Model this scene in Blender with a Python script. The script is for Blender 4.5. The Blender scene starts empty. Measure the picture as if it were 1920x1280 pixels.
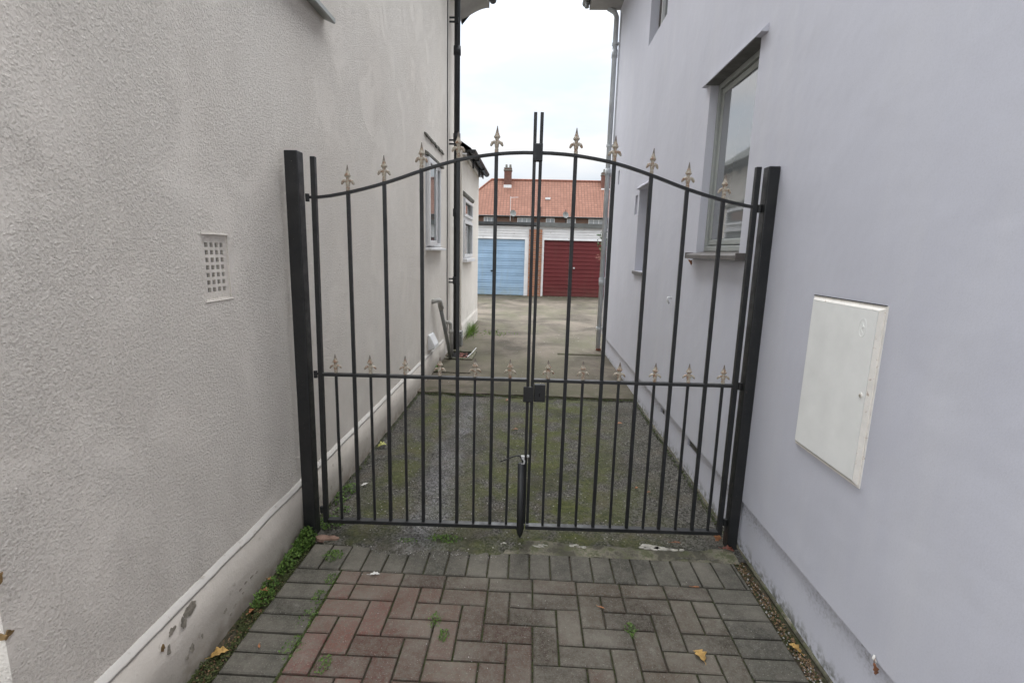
import bpy, bmesh, math, random
from math import radians as R, sin, cos, pi
from mathutils import Vector, Matrix, noise
random.seed(7)
S = bpy.context.scene
COL = S.collection

# ------------------------------------------------------------------ camera
cam = bpy.data.cameras.new('camera'); camo = bpy.data.objects.new('camera', cam); COL.objects.link(camo)
cam.sensor_width = 36; cam.lens = 17.544; cam.clip_start = .02; cam.clip_end = 2000
yaw, pit, rol = R(2.0124), R(10.3187), R(-1.471)
fw = Vector((-sin(yaw)*cos(pit), cos(yaw)*cos(pit), -sin(pit))); rt = Vector((cos(yaw), sin(yaw), 0)); dn = fw.cross(rt)
r2 = cos(rol)*rt+sin(rol)*dn; d2 = -sin(rol)*rt+cos(rol)*dn
camo.matrix_world = Matrix(((r2.x, -d2.x, -fw.x, 0), (r2.y, -d2.y, -fw.y, 0), (r2.z, -d2.z, -fw.z, 1.5), (0, 0, 0, 1)))
S.camera = camo
S.render.resolution_x = 1024; S.render.resolution_y = 682

# ------------------------------------------------------------------ world (overcast) and sun
SUN_EL, SUN_ROT = R(52), R(-8)
w = bpy.data.worlds.new('World'); S.world = w; w.use_nodes = True
wt = w.node_tree; wt.nodes.clear()
def wn(t, **k):
    n = wt.nodes.new(t)
    for a, b in k.items(): setattr(n, a, b)
    return n
sky = wn('ShaderNodeTexSky', sky_type='NISHITA', sun_disc=False, sun_elevation=SUN_EL, sun_rotation=SUN_ROT, dust_density=2.0)
tc = wn('ShaderNodeTexCoord'); mp = wn('ShaderNodeMapping'); mp.inputs['Scale'].default_value = (1.2, 1.2, 4.0)
nz = wn('ShaderNodeTexNoise'); nz.inputs['Scale'].default_value = 2.2; nz.inputs['Detail'].default_value = 5; nz.inputs['Roughness'].default_value = .5
rp = wn('ShaderNodeValToRGB'); rp.color_ramp.elements[0].position = .38; rp.color_ramp.elements[1].position = .62
rp.color_ramp.elements[0].color = (7.6, 8.5, 9.6, 1); rp.color_ramp.elements[1].color = (10.7, 10.5, 10.3, 1)
mx = wn('ShaderNodeMix', data_type='RGBA'); mx.inputs[0].default_value = .86
bg = wn('ShaderNodeBackground'); bg.inputs['Strength'].default_value = .1; out = wn('ShaderNodeOutputWorld')
L = wt.links.new
# the cloud is thinner, so brighter, round the veiled sun
dt = wn('ShaderNodeVectorMath', operation='DOT_PRODUCT'); L(tc.outputs['Generated'], dt.inputs[0]); dt.inputs[1].default_value = (sin(SUN_ROT)*cos(SUN_EL), cos(SUN_ROT)*cos(SUN_EL), sin(SUN_EL))
gm = wn('ShaderNodeMapRange', interpolation_type='SMOOTHSTEP'); L(dt.outputs['Value'], gm.inputs['Value']); gm.inputs['From Min'].default_value = .45; gm.inputs['From Max'].default_value = 1; gm.inputs['To Min'].default_value = 1.0; gm.inputs['To Max'].default_value = 2.8
# overcast skies are about three times brighter overhead than at the horizon
sz = wn('ShaderNodeSeparateXYZ'); L(tc.outputs['Generated'], sz.inputs[0])
hg = wn('ShaderNodeMapRange', interpolation_type='SMOOTHSTEP'); L(sz.outputs[2], hg.inputs['Value']); hg.inputs['From Min'].default_value = .30; hg.inputs['From Max'].default_value = .95; hg.inputs['To Min'].default_value = .33; hg.inputs['To Max'].default_value = 1.9
hb = wn('ShaderNodeMapRange', interpolation_type='SMOOTHSTEP'); L(sz.outputs[1], hb.inputs['Value']); hb.inputs['From Min'].default_value = .3; hb.inputs['From Max'].default_value = -.7; hb.inputs['To Min'].default_value = 0; hb.inputs['To Max'].default_value = .68  # sky behind the camera, out of view, brightened to fill the walls
ha = wn('ShaderNodeMath', operation='ADD'); L(hg.outputs[0], ha.inputs[0]); L(hb.outputs[0], ha.inputs[1])
pm = wn('ShaderNodeMath', operation='MULTIPLY'); L(gm.outputs[0], pm.inputs[0]); L(ha.outputs[0], pm.inputs[1])
cg = wn('ShaderNodeCombineColor'); [L(pm.outputs[0], cg.inputs[i]) for i in range(3)]
glow = wn('ShaderNodeMix', data_type='RGBA', blend_type='MULTIPLY'); glow.inputs[0].default_value = 1; L(rp.outputs[0], glow.inputs[6]); L(cg.outputs[0], glow.inputs[7])
L(tc.outputs['Generated'], mp.inputs['Vector']); L(mp.outputs[0], nz.inputs['Vector']); L(nz.outputs['Fac'], rp.inputs[0])
L(sky.outputs[0], mx.inputs[6]); L(glow.outputs[2], mx.inputs[7]); L(mx.outputs[2], bg.inputs['Color']); L(bg.outputs[0], out.inputs[0])
sl = bpy.data.lights.new('sun', 'SUN'); sl.energy = 1.5; sl.angle = R(40); sl.color = (1, .97, .93)
so = bpy.data.objects.new('sun', sl); COL.objects.link(so)
# the sun stands ahead over the yard, veiled by cloud
az = R(-8)
sd = Vector((sin(az)*cos(SUN_EL), cos(az)*cos(SUN_EL), sin(SUN_EL)))
so.rotation_euler = sd.to_track_quat('Z', 'Y').to_euler()
S.view_settings.view_transform = 'Standard'; S.view_settings.look = 'None'; S.view_settings.gamma = 1
S.view_settings.exposure = .64
S.cycles.max_bounces = 12; S.cycles.diffuse_bounces = 8

# ------------------------------------------------------------------ materials
class NT:
    def __init__(s, name, rough=.8, spec=.3, metal=0):
        s.m = bpy.data.materials.new(name); s.m.use_nodes = True; s.t = s.m.node_tree
        s.b = s.t.nodes['Principled BSDF']; s.b.inputs['Roughness'].default_value = rough
        s.b.inputs['Specular IOR Level'].default_value = spec; s.b.inputs['Metallic'].default_value = metal
        s.co = s.n('ShaderNodeTexCoord').outputs['Object']
    def n(s, t, **k):
        x = s.t.nodes.new(t)
        for a, b in k.items(): setattr(x, a, b)
        return x
    def l(s, a, b): s.t.links.new(a, b)
    def v(s, sock, val):
        if hasattr(val, 'default_value') or hasattr(val, 'is_output'): s.l(val, sock)
        else: sock.default_value = val
    def map(s, scale=(1, 1, 1), loc=(0, 0, 0), src=None):
        m = s.n('ShaderNodeMapping'); s.l(src or s.co, m.inputs[0]); m.inputs['Scale'].default_value = scale; m.inputs['Location'].default_value = loc; return m.outputs[0]
    def noise(s, sc, det=4, ro=.55, src=None, dist=0):
        x = s.n('ShaderNodeTexNoise'); s.l(src or s.co, x.inputs['Vector']); x.inputs['Scale'].default_value = sc
        x.inputs['Detail'].default_value = det; x.inputs['Roughness'].default_value = ro; x.inputs['Distortion'].default_value = dist; return x.outputs['Fac']
    def vor(s, sc, feat='F1', o='Distance', src=None):
        x = s.n('ShaderNodeTexVoronoi', feature=feat); s.l(src or s.co, x.inputs['Vector']); x.inputs['Scale'].default_value = sc; return x.outputs[o]
    def ramp(s, f, stops):
        x = s.n('ShaderNodeValToRGB'); s.v(x.inputs[0], f); e = x.color_ramp.elements
        while len(e) < len(stops): e.new(.5)
        for q, (p, c) in zip(e, stops):
            q.position = p; q.color = (c, c, c, 1) if not isinstance(c, (tuple, list)) else tuple(c)+(1,)
        return x.outputs[0]
    def mix(s, f, a, b, mode='MIX'):
        x = s.n('ShaderNodeMix', data_type='RGBA', blend_type=mode); s.v(x.inputs[0], f)
        for i, q in ((6, a), (7, b)):
            if isinstance(q, tuple): x.inputs[i].default_value = q+(1,) if len(q) == 3 else q
            else: s.l(q, x.inputs[i])
        return x.outputs[2]
    def math(s, op, a, b=0.0, c=None):
        x = s.n('ShaderNodeMath', operation=op); s.v(x.inputs[0], a); s.v(x.inputs[1], b)
        if c is not None: s.v(x.inputs[2], c)
        return x.outputs[0]
    def sep(s, src=None):
        x = s.n('ShaderNodeSeparateXYZ'); s.l(src or s.co, x.inputs[0]); return x.outputs
    def band(s, v, lo, hi):
        x = s.n('ShaderNodeMapRange', interpolation_type='SMOOTHSTEP'); s.v(x.inputs['Value'], v); x.inputs['From Min'].default_value = lo; x.inputs['From Max'].default_value = hi; return x.outputs[0]
    def near(s, p, r, wob=.0):
        x = s.n('ShaderNodeVectorMath', operation='DISTANCE'); s.l(s.co, x.inputs[0]); x.inputs[1].default_value = p
        d = x.outputs['Value']
        if wob: d = s.math('ADD', d, s.math('MULTIPLY', s.math('SUBTRACT', s.noise(9, 4), .5), wob))
        return s.band(d, r, r*.55)
    def col(s, c):
        if isinstance(c, tuple): s.b.inputs['Base Color'].default_value = c+(1,)
        else: s.l(c, s.b.inputs['Base Color'])
        return s
    def bump(s, h, st=.5, d=.01, nrm=None):
        x = s.n('ShaderNodeBump'); x.inputs['Strength'].default_value = st; x.inputs['Distance'].default_value = d
        s.l(h, x.inputs['Height'])
        if nrm: s.l(nrm, x.inputs['Normal'])
        s.l(x.outputs[0], s.b.inputs['Normal']); return x.outputs[0]
    def rough(s, r): s.v(s.b.inputs['Roughness'], r); return s

def mat_roughcast():
    t = NT('roughcast_render', .92, .15)
    big = t.noise(1.3, 4); mid = t.noise(7, 4); fine = t.noise(60, 3)
    c = t.mix(t.ramp(big, [(.35, 0.), (.65, 1.)]), (.76, .705, .635), (.81, .76, .69))
    c = t.mix(t.ramp(mid, [(.5, 0.), (.85, .35)]), c, (.69, .645, .585))
    c = t.mix(t.ramp(fine, [(.25, .28), (.5, 0.)]), c, (.62, .58, .52))
    z = t.sep()[2]
    low = t.math('MULTIPLY', t.band(z, 1.0, .2), t.ramp(t.noise(5, 5), [(.4, 0.), (.7, .45)]))
    c = t.mix(low, c, (.56, .51, .455))
    # weather streaks under the sill and the first-floor ledge
    st = t.noise(1, 4, src=t.map((1, 14, 1.2)))
    c = t.mix(t.math('MULTIPLY', t.near((-1.18, 6.0, 1.1), .75, .3), t.ramp(st, [(.3, .1), (.7, .55)])), c, (.36, .34, .27))
    c = t.mix(t.math('MULTIPLY', t.near((-1.18, 2.86, 2.66), .34, .25), t.ramp(t.noise(9, 6, .7), [(.30, .25), (.62, .9)])), c, (.27, .255, .22))
    c = t.mix(t.ramp(t.noise(1.9, 7, .72, dist=.8), [(.56, 0.), (.72, .16)]), c, (.60, .555, .49))
    t.col(c)
    wv = t.n('ShaderNodeVectorMath', operation='ADD'); nv = t.n('ShaderNodeTexNoise'); t.l(t.co, nv.inputs['Vector']); nv.inputs['Scale'].default_value = 60; nv.inputs['Detail'].default_value = 2
    sc_ = t.n('ShaderNodeVectorMath', operation='SCALE'); t.l(nv.outputs['Color'], sc_.inputs[0]); sc_.inputs['Scale'].default_value = .012
    t.l(t.co, wv.inputs[0]); t.l(sc_.outputs[0], wv.inputs[1])
    h1 = t.ramp(t.vor(125, 'F1', src=wv.outputs[0]), [(.1, 1.), (.62, 0.)]); h2 = t.ramp(t.noise(85, 6, .72), [(.40, 0.), (.60, 1.)]); h3 = t.noise(360, 3, .7)
    amt = t.ramp(t.noise(2.6, 3, dist=.6), [(.34, .4), (.5, 1.)])
    h = t.math('ADD', t.math('MULTIPLY', t.math('MULTIPLY', h1, .8), t.math('ADD', h2, .25)), t.math('ADD', t.math('MULTIPLY', h2, .5), t.math('MULTIPLY', h3, .45)))
    h = t.math('ADD', t.math('MULTIPLY', h, amt), t.math('MULTIPLY', t.noise(5, 3), 1.3))
    t.bump(h, .8, .0048)
    return t.m
def mat_plinth():
    t = NT('painted_plinth', .85, .2)
    c = t.mix(t.ramp(t.noise(3, 5), [(.35, 0.), (.65, 1.)]), (.47, .43, .38), (.54, .495, .44))
    c = t.mix(t.ramp(t.noise(16, 6, .65), [(.62, 0.), (.70, .8)]), c, (.30, .265, .22))
    z = t.sep()[2]
    c = t.mix(t.math('MULTIPLY', t.band(z, .13, .0), t.ramp(t.noise(12, 5), [(.3, .15), (.6, .8)])), c, (.20, .17, .13))
    t.col(c); t.bump(t.math('ADD', t.noise(14, 5), t.math('MULTIPLY', t.noise(120, 3), .3)), .5, .008); return t.m
def mat_ledge():
    t = NT('ledge_paint', .8, .25)
    c = t.mix(t.ramp(t.noise(22, 6, .65), [(.60, 0.), (.68, .8)]), (.55, .52, .48), (.36, .32, .275))
    t.col(c); t.bump(t.noise(40, 4), .4, .004); return t.m
def mat_smooth(name='smooth_render', plinth=False):
    t = NT(name, .75, .25)
    c = t.mix(t.ramp(t.noise(.9, 4, dist=.4), [(.35, 0.), (.7, 1.)]), (.555, .555, .610), (.605, .605, .660))
    c = t.mix(t.ramp(t.noise(1, 4, src=t.map((1, 5, .7))), [(.5, 0.), (.75, .4)]), c, (.645, .64, .665))
    c = t.mix(t.ramp(t.noise(55, 5, .7), [(.66, 0.), (.74, .16)]), c, (.25, .25, .26))
    c = t.mix(t.ramp(t.noise(160, 4, .75), [(.30, .30), (.55, 0.)]), c, (.45, .45, .48))
    c = t.mix(t.ramp(t.noise(2.4, 6, .7), [(.56, 0.), (.70, .30)]), c, (.56, .555, .58))
    if plinth:
        z = t.sep()[2]
        sp = t.ramp(t.noise(70, 4, .7), [(.48, 0.), (.64, .75)])
        c = t.mix(t.math('MULTIPLY', t.math('MULTIPLY', t.band(z, .13, .27), sp), t.ramp(t.noise(2.2, 3), [(.42, 0.), (.6, 1.)])), c, (.14, .135, .12))
        c = t.mix(t.math('MULTIPLY', t.band(z, .09, .0), t.ramp(t.noise(30, 5), [(.45, 0.), (.6, .9)])), c, (.12, .12, .09))
    t.col(c)
    t.bump(t.math('ADD', t.math('MULTIPLY', t.noise(3.2, 3), 2.4), t.math('ADD', t.math('MULTIPLY', t.noise(38, 3), .05), t.math('MULTIPLY', t.noise(210, 4, .7), .12))), .32, .010)
    return t.m
def plain(name, c, rough=.6, spec=.4, var=.12, sc=20, bump=.15, metal=0, dirt=None):
    t = NT(name, rough, spec, metal)
    d = tuple(max(0, x*(1-var*2)) for x in c); e = tuple(min(1, x*(1+var)) for x in c)
    k = t.mix(t.ramp(t.noise(sc, 5), [(.3, 0.), (.7, 1.)]), d, e)
    if dirt: k = t.mix(t.ramp(t.noise(sc*2.3, 6, .7), [(dirt[1], 0.), (dirt[1]+.1, .85)]), k, dirt[0])
    t.col(k)
    if bump: t.bump(t.noise(sc*4, 3), bump, .004)
    return t.m
def mat_paver():
    t = NT('paver_concrete', .9, .2)
    a = t.n('ShaderNodeVertexColor', layer_name='tint').outputs['Color']
    c = t.mix(t.ramp(t.noise(130, 4, .75), [(.3, .8), (.58, 0.)]), a, (.10, .098, .085))
    c = t.mix(t.ramp(t.noise(38, 5, .75), [(.36, .55), (.56, 0.)]), c, (.13, .127, .10))
    c = t.mix(t.ramp(t.noise(210, 2), [(.64, 0.), (.72, .4)]), c, (.50, .47, .41))
    c = t.mix(t.ramp(t.noise(3.2, 5, .6), [(.42, 0.), (.68, .62)]), c, (.19, .172, .142))
    c = t.mix(t.ramp(t.noise(11, 5, .7), [(.62, 0.), (.8, .5)]), c, (.30, .285, .25))
    t.col(c); t.bump(t.math('ADD', t.noise(220, 3, .7), t.math('MULTIPLY', t.noise(25, 3), .8)), .6, .003); return t.m
def mat_tarmac():
    t = NT('old_tarmac', .93, .2)
    x, y, z = t.sep()
    ag = t.vor(120, o='Color'); agv = t.n('ShaderNodeRGBToBW'); t.l(ag, agv.inputs[0])
    base = t.mix(t.ramp(agv.outputs[0], [(.25, 0.), (.8, 1.)]), (.034, .032, .027), (.14, .132, .117))
    grit = t.mix(t.ramp(agv.outputs[0], [(.2, 0.), (.8, 1.)]), (.055, .053, .053), (.22, .215, .22))
    # worn grey streak on the left with bare stones
    sx = t.math('ABSOLUTE', t.math('ADD', x, .54)); sx = t.math('ADD', sx, t.math('MULTIPLY', t.math('SUBTRACT', t.noise(4, 5), .5), .55))
    c = t.mix(t.math('MULTIPLY', t.band(sx, .17, .02), .8), base, grit)
    # moss
    mz = t.noise(4.2, 6, .65); mm = t.ramp(mz, [(.40, 0.), (.56, .92)])
    mx_ = t.math('ABSOLUTE', t.math('SUBTRACT', x, .16)); mc = t.band(mx_, .95, .12)
    mc2 = t.band(t.math('ABSOLUTE', t.math('ADD', x, .84)), .26, .02)
    mc = t.math('MAXIMUM', mc, t.math('MULTIPLY', mc2, .9))
    mgr = t.mix(t.ramp(t.noise(38, 4), [(.3, 0.), (.7, 1.)]), (.040, .048, .013), (.100, .108, .034))
    c = t.mix(t.math('MULTIPLY', mm, mc), c, mgr)
    br = t.mix(t.ramp(t.noise(5, 4), [(.5, 0.), (.75, .5)]), c, (.115, .095, .066))
    br = t.mix(t.ramp(t.noise(2.6, 6, .65, dist=.6), [(.50, 0.), (.66, .6)]), br, (.036, .034, .029))
    # pale chips
    ch = t.vor(55, o='Color'); chv = t.n('ShaderNodeRGBToBW'); t.l(ch, chv.inputs[0]); cd = t.vor(55)
    chip = t.math('MULTIPLY', t.band(chv.outputs[0], .80, .84), t.band(cd, .28, .2))
    c = t.mix(t.math('MULTIPLY', chip, .8), br, (.36, .34, .30))
    t.col(c); t.bump(t.math('ADD', t.math('MULTIPLY', agv.outputs[0], .5), t.math('ADD', t.noise(60, 4, .7), t.math('MULTIPLY', mm, .6))), .8, .006); return t.m
def mat_slab():
    t = NT('stained_concrete', .9, .2)
    x, y, z = t.sep()
    c = t.mix(t.ramp(t.noise(1.1, 7, .65, dist=.5), [(.38, 0.), (.60, 1.)]), (.053, .044, .032), (.146, .122, .096))
    c = t.mix(t.math('MULTIPLY', t.band(y, 5.75, 5.0), t.ramp(t.noise(8, 5, .7), [(.42, 0.), (.6, .8)])), c, (.060, .062, .030))
    c = t.mix(t.ramp(t.noise(.8, 5, .6, src=t.map((1.3, .6, 1), (4, 2, 0))), [(.46, 0.), (.64, .75)]), c, (.088, .084, .050))
    c = t.mix(t.ramp(t.noise(5, 6, .7), [(.55, 0.), (.75, .5)]), c, (.060, .054, .043))
    c = t.mix(t.ramp(t.noise(9, 5, .7), [(.60, 0.), (.7, .4)]), c, (.215, .20, .178))
    cd = t.vor(16); cv = t.vor(16, o='Color'); cb = t.n('ShaderNodeRGBToBW'); t.l(cv, cb.inputs[0])
    c = t.mix(t.math('MULTIPLY', t.math('MULTIPLY', t.band(cb.outputs[0], .84, .88), t.band(cd, .16, .1)), t.band(y, 7, 10)), c, (.30, .27, .22))
    c = t.mix(t.math('MULTIPLY', t.band(y, 15.2, 16.7), .5), c, (.07, .065, .045))
    c = t.mix(t.ramp(t.noise(150, 3), [(.3, .4), (.55, 0.)]), c, (.08, .075, .06))
    t.col(c); t.bump(t.math('ADD', t.noise(90, 4, .7), t.math('MULTIPLY', t.noise(6, 4), 2.)), .5, .006); return t.m
def mat_soil(name='joint_soil', g=.5):
    t = NT(name, .95, .1)
    c = t.mix(t.ramp(t.noise(60, 5, .7), [(.3, 0.), (.7, 1.)]), (.028, .024, .018), (.11, .092, .07))
    c = t.mix(t.ramp(t.noise(7, 5, .7), [(.5-g*.15, 0.), (.62, g)]), c, (.05, .075, .02))
    t.col(c); t.bump(t.noise(180, 4, .8), .9, .006); return t.m
def mat_mortar():
    t = NT('worn_mortar', .9, .2)
    c = t.mix(t.ramp(t.noise(7, 6, .7), [(.42, 0.), (.56, 1.)]), (.075, .070, .052), (.25, .225, .175))
    c = t.mix(t.ramp(t.noise(14, 5, .7), [(.46, 0.), (.58, .85)]), c, (.070, .078, .035))
    c = t.mix(t.ramp(t.noise(110, 4), [(.3, .5), (.5, 0.)]), c, (.06, .055, .045))
    t.col(c); t.bump(t.math('ADD', t.noise(120, 4, .7), t.math('MULTIPLY', t.noise(22, 4), 1.5)), .7, .006); return t.m
def mat_brick(name, a, b, mortar, sw=.225, sh=.075, uv=False):
    t = NT(name, .9, .15)
    src = t.n('ShaderNodeTexCoord').outputs['UV'] if uv else t.co
    if not uv:
        s = t.sep(); cb = t.n('ShaderNodeCombineXYZ'); t.l(t.math('ADD', s[0], s[1]), cb.inputs[0]); t.l(s[2], cb.inputs[1]); src = cb.outputs[0]
    k = t.n('ShaderNodeTexBrick'); t.l(src, k.inputs['Vector']); k.inputs['Scale'].default_value = 1
    k.inputs['Brick Width'].default_value = sw; k.inputs['Row Height'].default_value = sh; k.inputs['Mortar Size'].default_value = .008 if not uv else .02
    k.inputs['Color1'].default_value = a+(1,); k.inputs['Color2'].default_value = b+(1,); k.inputs['Mortar'].default_value = mortar+(1,)
    k.inputs['Bias'].default_value = 0
    if uv: k.offset = 0.0
    c = t.mix(t.ramp(t.noise(3 if not uv else .5, 5), [(.4, 0.), (.7, .4)]), k.outputs['Color'], tuple(q*.6 for q in a))
    t.col(c); t.bump(t.math('SUBTRACT', 1., k.outputs['Fac']), .6, .01 if not uv else .04); return t.m
def mat_glass(name='window_glass', c=(.06, .07, .08), ior=1.9):
    t = NT(name, .03, .5); t.col(c); t.b.inputs['IOR'].default_value = ior
    t.bump(t.noise(2.5, 2), .05, .01); return t.m
def mat_leafy(name, a, b, sc=30):
    t = NT(name, .6, .3)
    i = t.n('ShaderNodeNewGeometry').outputs['Random Per Island']
    t.col(t.mix(i, a, b)); t.b.inputs['Subsurface Weight'].default_value = 0
    return t.m
def mat_finial():
    t = NT('worn_gold_paint', .5, .4)
    oi = t.n('ShaderNodeObjectInfo'); vv = t.n('ShaderNodeVectorMath', operation='ADD'); t.l(t.co, vv.inputs[0]); cc = t.n('ShaderNodeCombineXYZ')
    for q_ in range(3): t.l(oi.outputs['Random'], cc.inputs[q_])
    t.l(cc.outputs[0], vv.inputs[1]); src = vv.outputs[0]
    c = t.mix(t.ramp(t.noise(110, 4, .7, src=src), [(.42, 0.), (.58, 1.)]), (.33, .285, .215), (.47, .425, .35))
    c = t.mix(t.ramp(t.noise(70, 5, .7, src=src), [(.50, 0.), (.60, .85)]), c, (.24, .12, .065))
    g = t.n('ShaderNodeTexCoord'); s = t.n('ShaderNodeSeparateXYZ'); t.l(g.outputs['Generated'], s.inputs[0])
    c = t.mix(t.math('MULTIPLY', t.band(s.outputs[2], .72, .86), .8), c, (.10, .08, .07))
    t.col(c); t.bump(t.noise(300, 3), .3, .001); return t.m

def mat_gate():
    t = NT('worn_black_paint', .42, .5)
    c = t.mix(t.ramp(t.noise(9, 5, .6), [(.35, 0.), (.7, 1.)]), (.009, .010, .011), (.020, .020, .020))
    c = t.mix(t.ramp(t.noise(46, 6, .75), [(.63, 0.), (.70, .7)]), c, (.075, .055, .045))
    c = t.mix(t.ramp(t.noise(120, 5, .75), [(.66, 0.), (.72, .8)]), c, (.16, .15, .14))
    t.col(c); t.rough(t.ramp(t.noise(20, 4), [(.3, .3), (.7, .62)])); t.bump(t.noise(90, 4, .7), .3, .0015); return t.m
def mat_door(name, a, low):
    t = NT(name, .5, .35); x, y, z = t.sep()
    c = t.mix(t.ramp(t.noise(1.6, 5, .6), [(.3, 0.), (.7, 1.)]), tuple(q*.84 for q in a), tuple(min(1, q*1.08) for q in a))
    st = t.noise(1, 5, .6, src=t.map((7, 1, .8)))
    c = t.mix(t.ramp(st, [(.55, 0.), (.75, .35)]), c, low)
    c = t.mix(t.math('MULTIPLY', t.band(z, .55, .0), t.ramp(t.noise(6, 5, .7), [(.35, .1), (.65, .75)])), c, low)
    t.col(c); t.bump(t.noise(2.2, 3), .25, .02); return t.m
M = dict(
 rough=mat_roughcast(), plinth=mat_plinth(), ledge=mat_ledge(), smooth=mat_smooth(), smoothp=mat_smooth('smooth_render_base', True),
 paver=mat_paver(), tarmac=mat_tarmac(), slab=mat_slab(), soil=mat_soil(), mortar=mat_mortar(),
 gate=mat_gate(), black=plain('black_gloss_paint', (.016, .017, .018), .38, .5, .2, 30, .25, dirt=((.06, .05, .045), .66)),
 blackp=plain('black_downpipe_paint', (.02, .021, .022), .45, .4, .2, 12, .3, dirt=((.35, .34, .32), .72)),
 grey=plain('grey_plastic', (.20, .205, .195), .5, .4, .1, 8, .1),
 palegrey=plain('pale_grey_pipe', (.56, .585, .60), .45, .4, .12, 6, .15),
 palest=plain('weathered_pipe_elbow', (.42, .41, .38), .6, .3, .1, 12, .15),
 white=plain('white_upvc', (.72, .72, .72), .4, .4, .05, 6, .05),
 dwhite=plain('white_timber', (.68, .68, .68), .6, .3, .05, 3, .15, dirt=((.34, .32, .29), .60)),
 framegrey=plain('grey_green_frame', (.34, .355, .335), .45, .4, .06, 8, .05),
 sill=plain('brown_metal_sill', (.135, .12, .11), .45, .4, .1, 10, .1),
 wsoff=plain('dark_grey_soffit', (.17, .17, .165), .85, .2, .15, 14, .2),
 soffit=plain('dull_soffit', (.36, .35, .34), .7, .3, .08, 4, .1),
 lichen=plain('weathered_drip', (.20, .195, .17), .85, .2, .25, 16, .5),
 box=plain('meter_box_plastic', (.84, .835, .80), .55, .35, .04, 7, .12, dirt=((.42, .40, .36), .72)),
 boxedge=plain('meter_box_rim', (.84, .80, .74), .55, .3, .05, 25, .1, dirt=((.42, .31, .22), .60)),
 chip=plain('bare_render', (.33, .30, .25), .9, .1, .2, 40, .6),
 chipbr=plain('terracotta_fragment', (.26, .17, .13), .9, .1, .2, 40, .5),
 chipb=plain('bare_brick_chip', (.26, .17, .08), .9, .1, .25, 40, .5),
 bdoor=mat_door('blue_door_paint', (.31, .45, .61), (.30, .36, .36)), rdoor=mat_door('dark_red_door_paint', (.135, .022, .024), (.12, .05, .04)),
 felt=plain('roof_felt', (.075, .078, .08), .9, .15, .15, 3, .3),
 felt2=plain('grey_roof_felt', (.15, .155, .15), .9, .15, .15, 3, .3),
 dark=plain('black_trim_and_shade', (.012, .012, .012), .9, .1, .1, 10, 0),  # near-black fittings; also shade painted behind holes and above the meter box
 pier=mat_brick('pier_brick', (.40, .17, .09), (.27, .12, .075), (.33, .30, .26)),
 hbrick=mat_brick('house_brick', (.22, .12, .085), (.16, .095, .07), (.20, .18, .16)),
 chim=mat_brick('chimney_brick', (.20, .075, .055), (.13, .055, .045), (.20, .17, .14)),
 tile=mat_brick('red_roof_tiles', (.285, .145, .105), (.23, .115, .083), (.125, .072, .058), .30, .30, True),
 gtile=mat_brick('grey_roof_tiles', (.10, .105, .10), (.14, .145, .13), (.04, .04, .04), .30, .28, True),
 ridge=plain('ridge_tile', (.24, .10, .07), .85, .2, .2, 4, .3),
 glass=mat_glass(), glassn=mat_glass('net_curtained_glass', (.10, .115, .115), 2.3), glassr=mat_glass('street_side_glass', (.16, .17, .17), 3.4), glassl=mat_glass('pale_glass', (.30, .32, .34), 1.6),
 weed=mat_leafy('weed_leaves', (.035, .075, .012), (.12, .20, .04)), moss=mat_leafy('moss_green', (.028, .04, .010), (.085, .10, .03)),
 grass=mat_leafy('grass_blades', (.09, .17, .02), (.17, .27, .05)), shrub=mat_leafy('shrub_leaves', (.03, .07, .025), (.12, .18, .08)),
 stone=mat_leafy('stone_chips', (.13, .12, .105), (.46, .44, .41)), debris=mat_leafy('leaf_litter', (.07, .04, .02), (.24, .15, .08)),
 lorange=plain('orange_leaf', (.38, .16, .07), .6, .3, .25, 60, .2), lred=plain('red_leaf', (.19, .06, .04), .6, .3, .3, 60, .2),
 lyel=plain('ochre_leaf', (.44, .27, .085), .6, .3, .25, 60, .2), lgreen=plain('yellow_green_leaf', (.42, .42, .13), .6, .3, .25, 60, .2),
 lbrown=plain('brown_leaf', (.28, .12, .06), .6, .3, .3, 60, .2), paper=plain('white_paper', (.66, .64, .60), .7, .3, .1, 60, .2),
 wood=plain('twig_bark', (.07, .05, .035), .9, .1, .2, 30, .3), gold=mat_finial(), steel=plain('galvanised', (.55, .55, .54), .45, .5, .15, 60, .1),
 cement=plain('white_cement', (.46, .435, .375), .9, .2, .18, 40, .6), ground=plain('rough_ground', (.12, .11, .09), .95, .1, .2, .6, .3),
 pave=plain('street_paving', (.17, .165, .155), .9, .2, .15, 5, .3),
)

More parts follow.
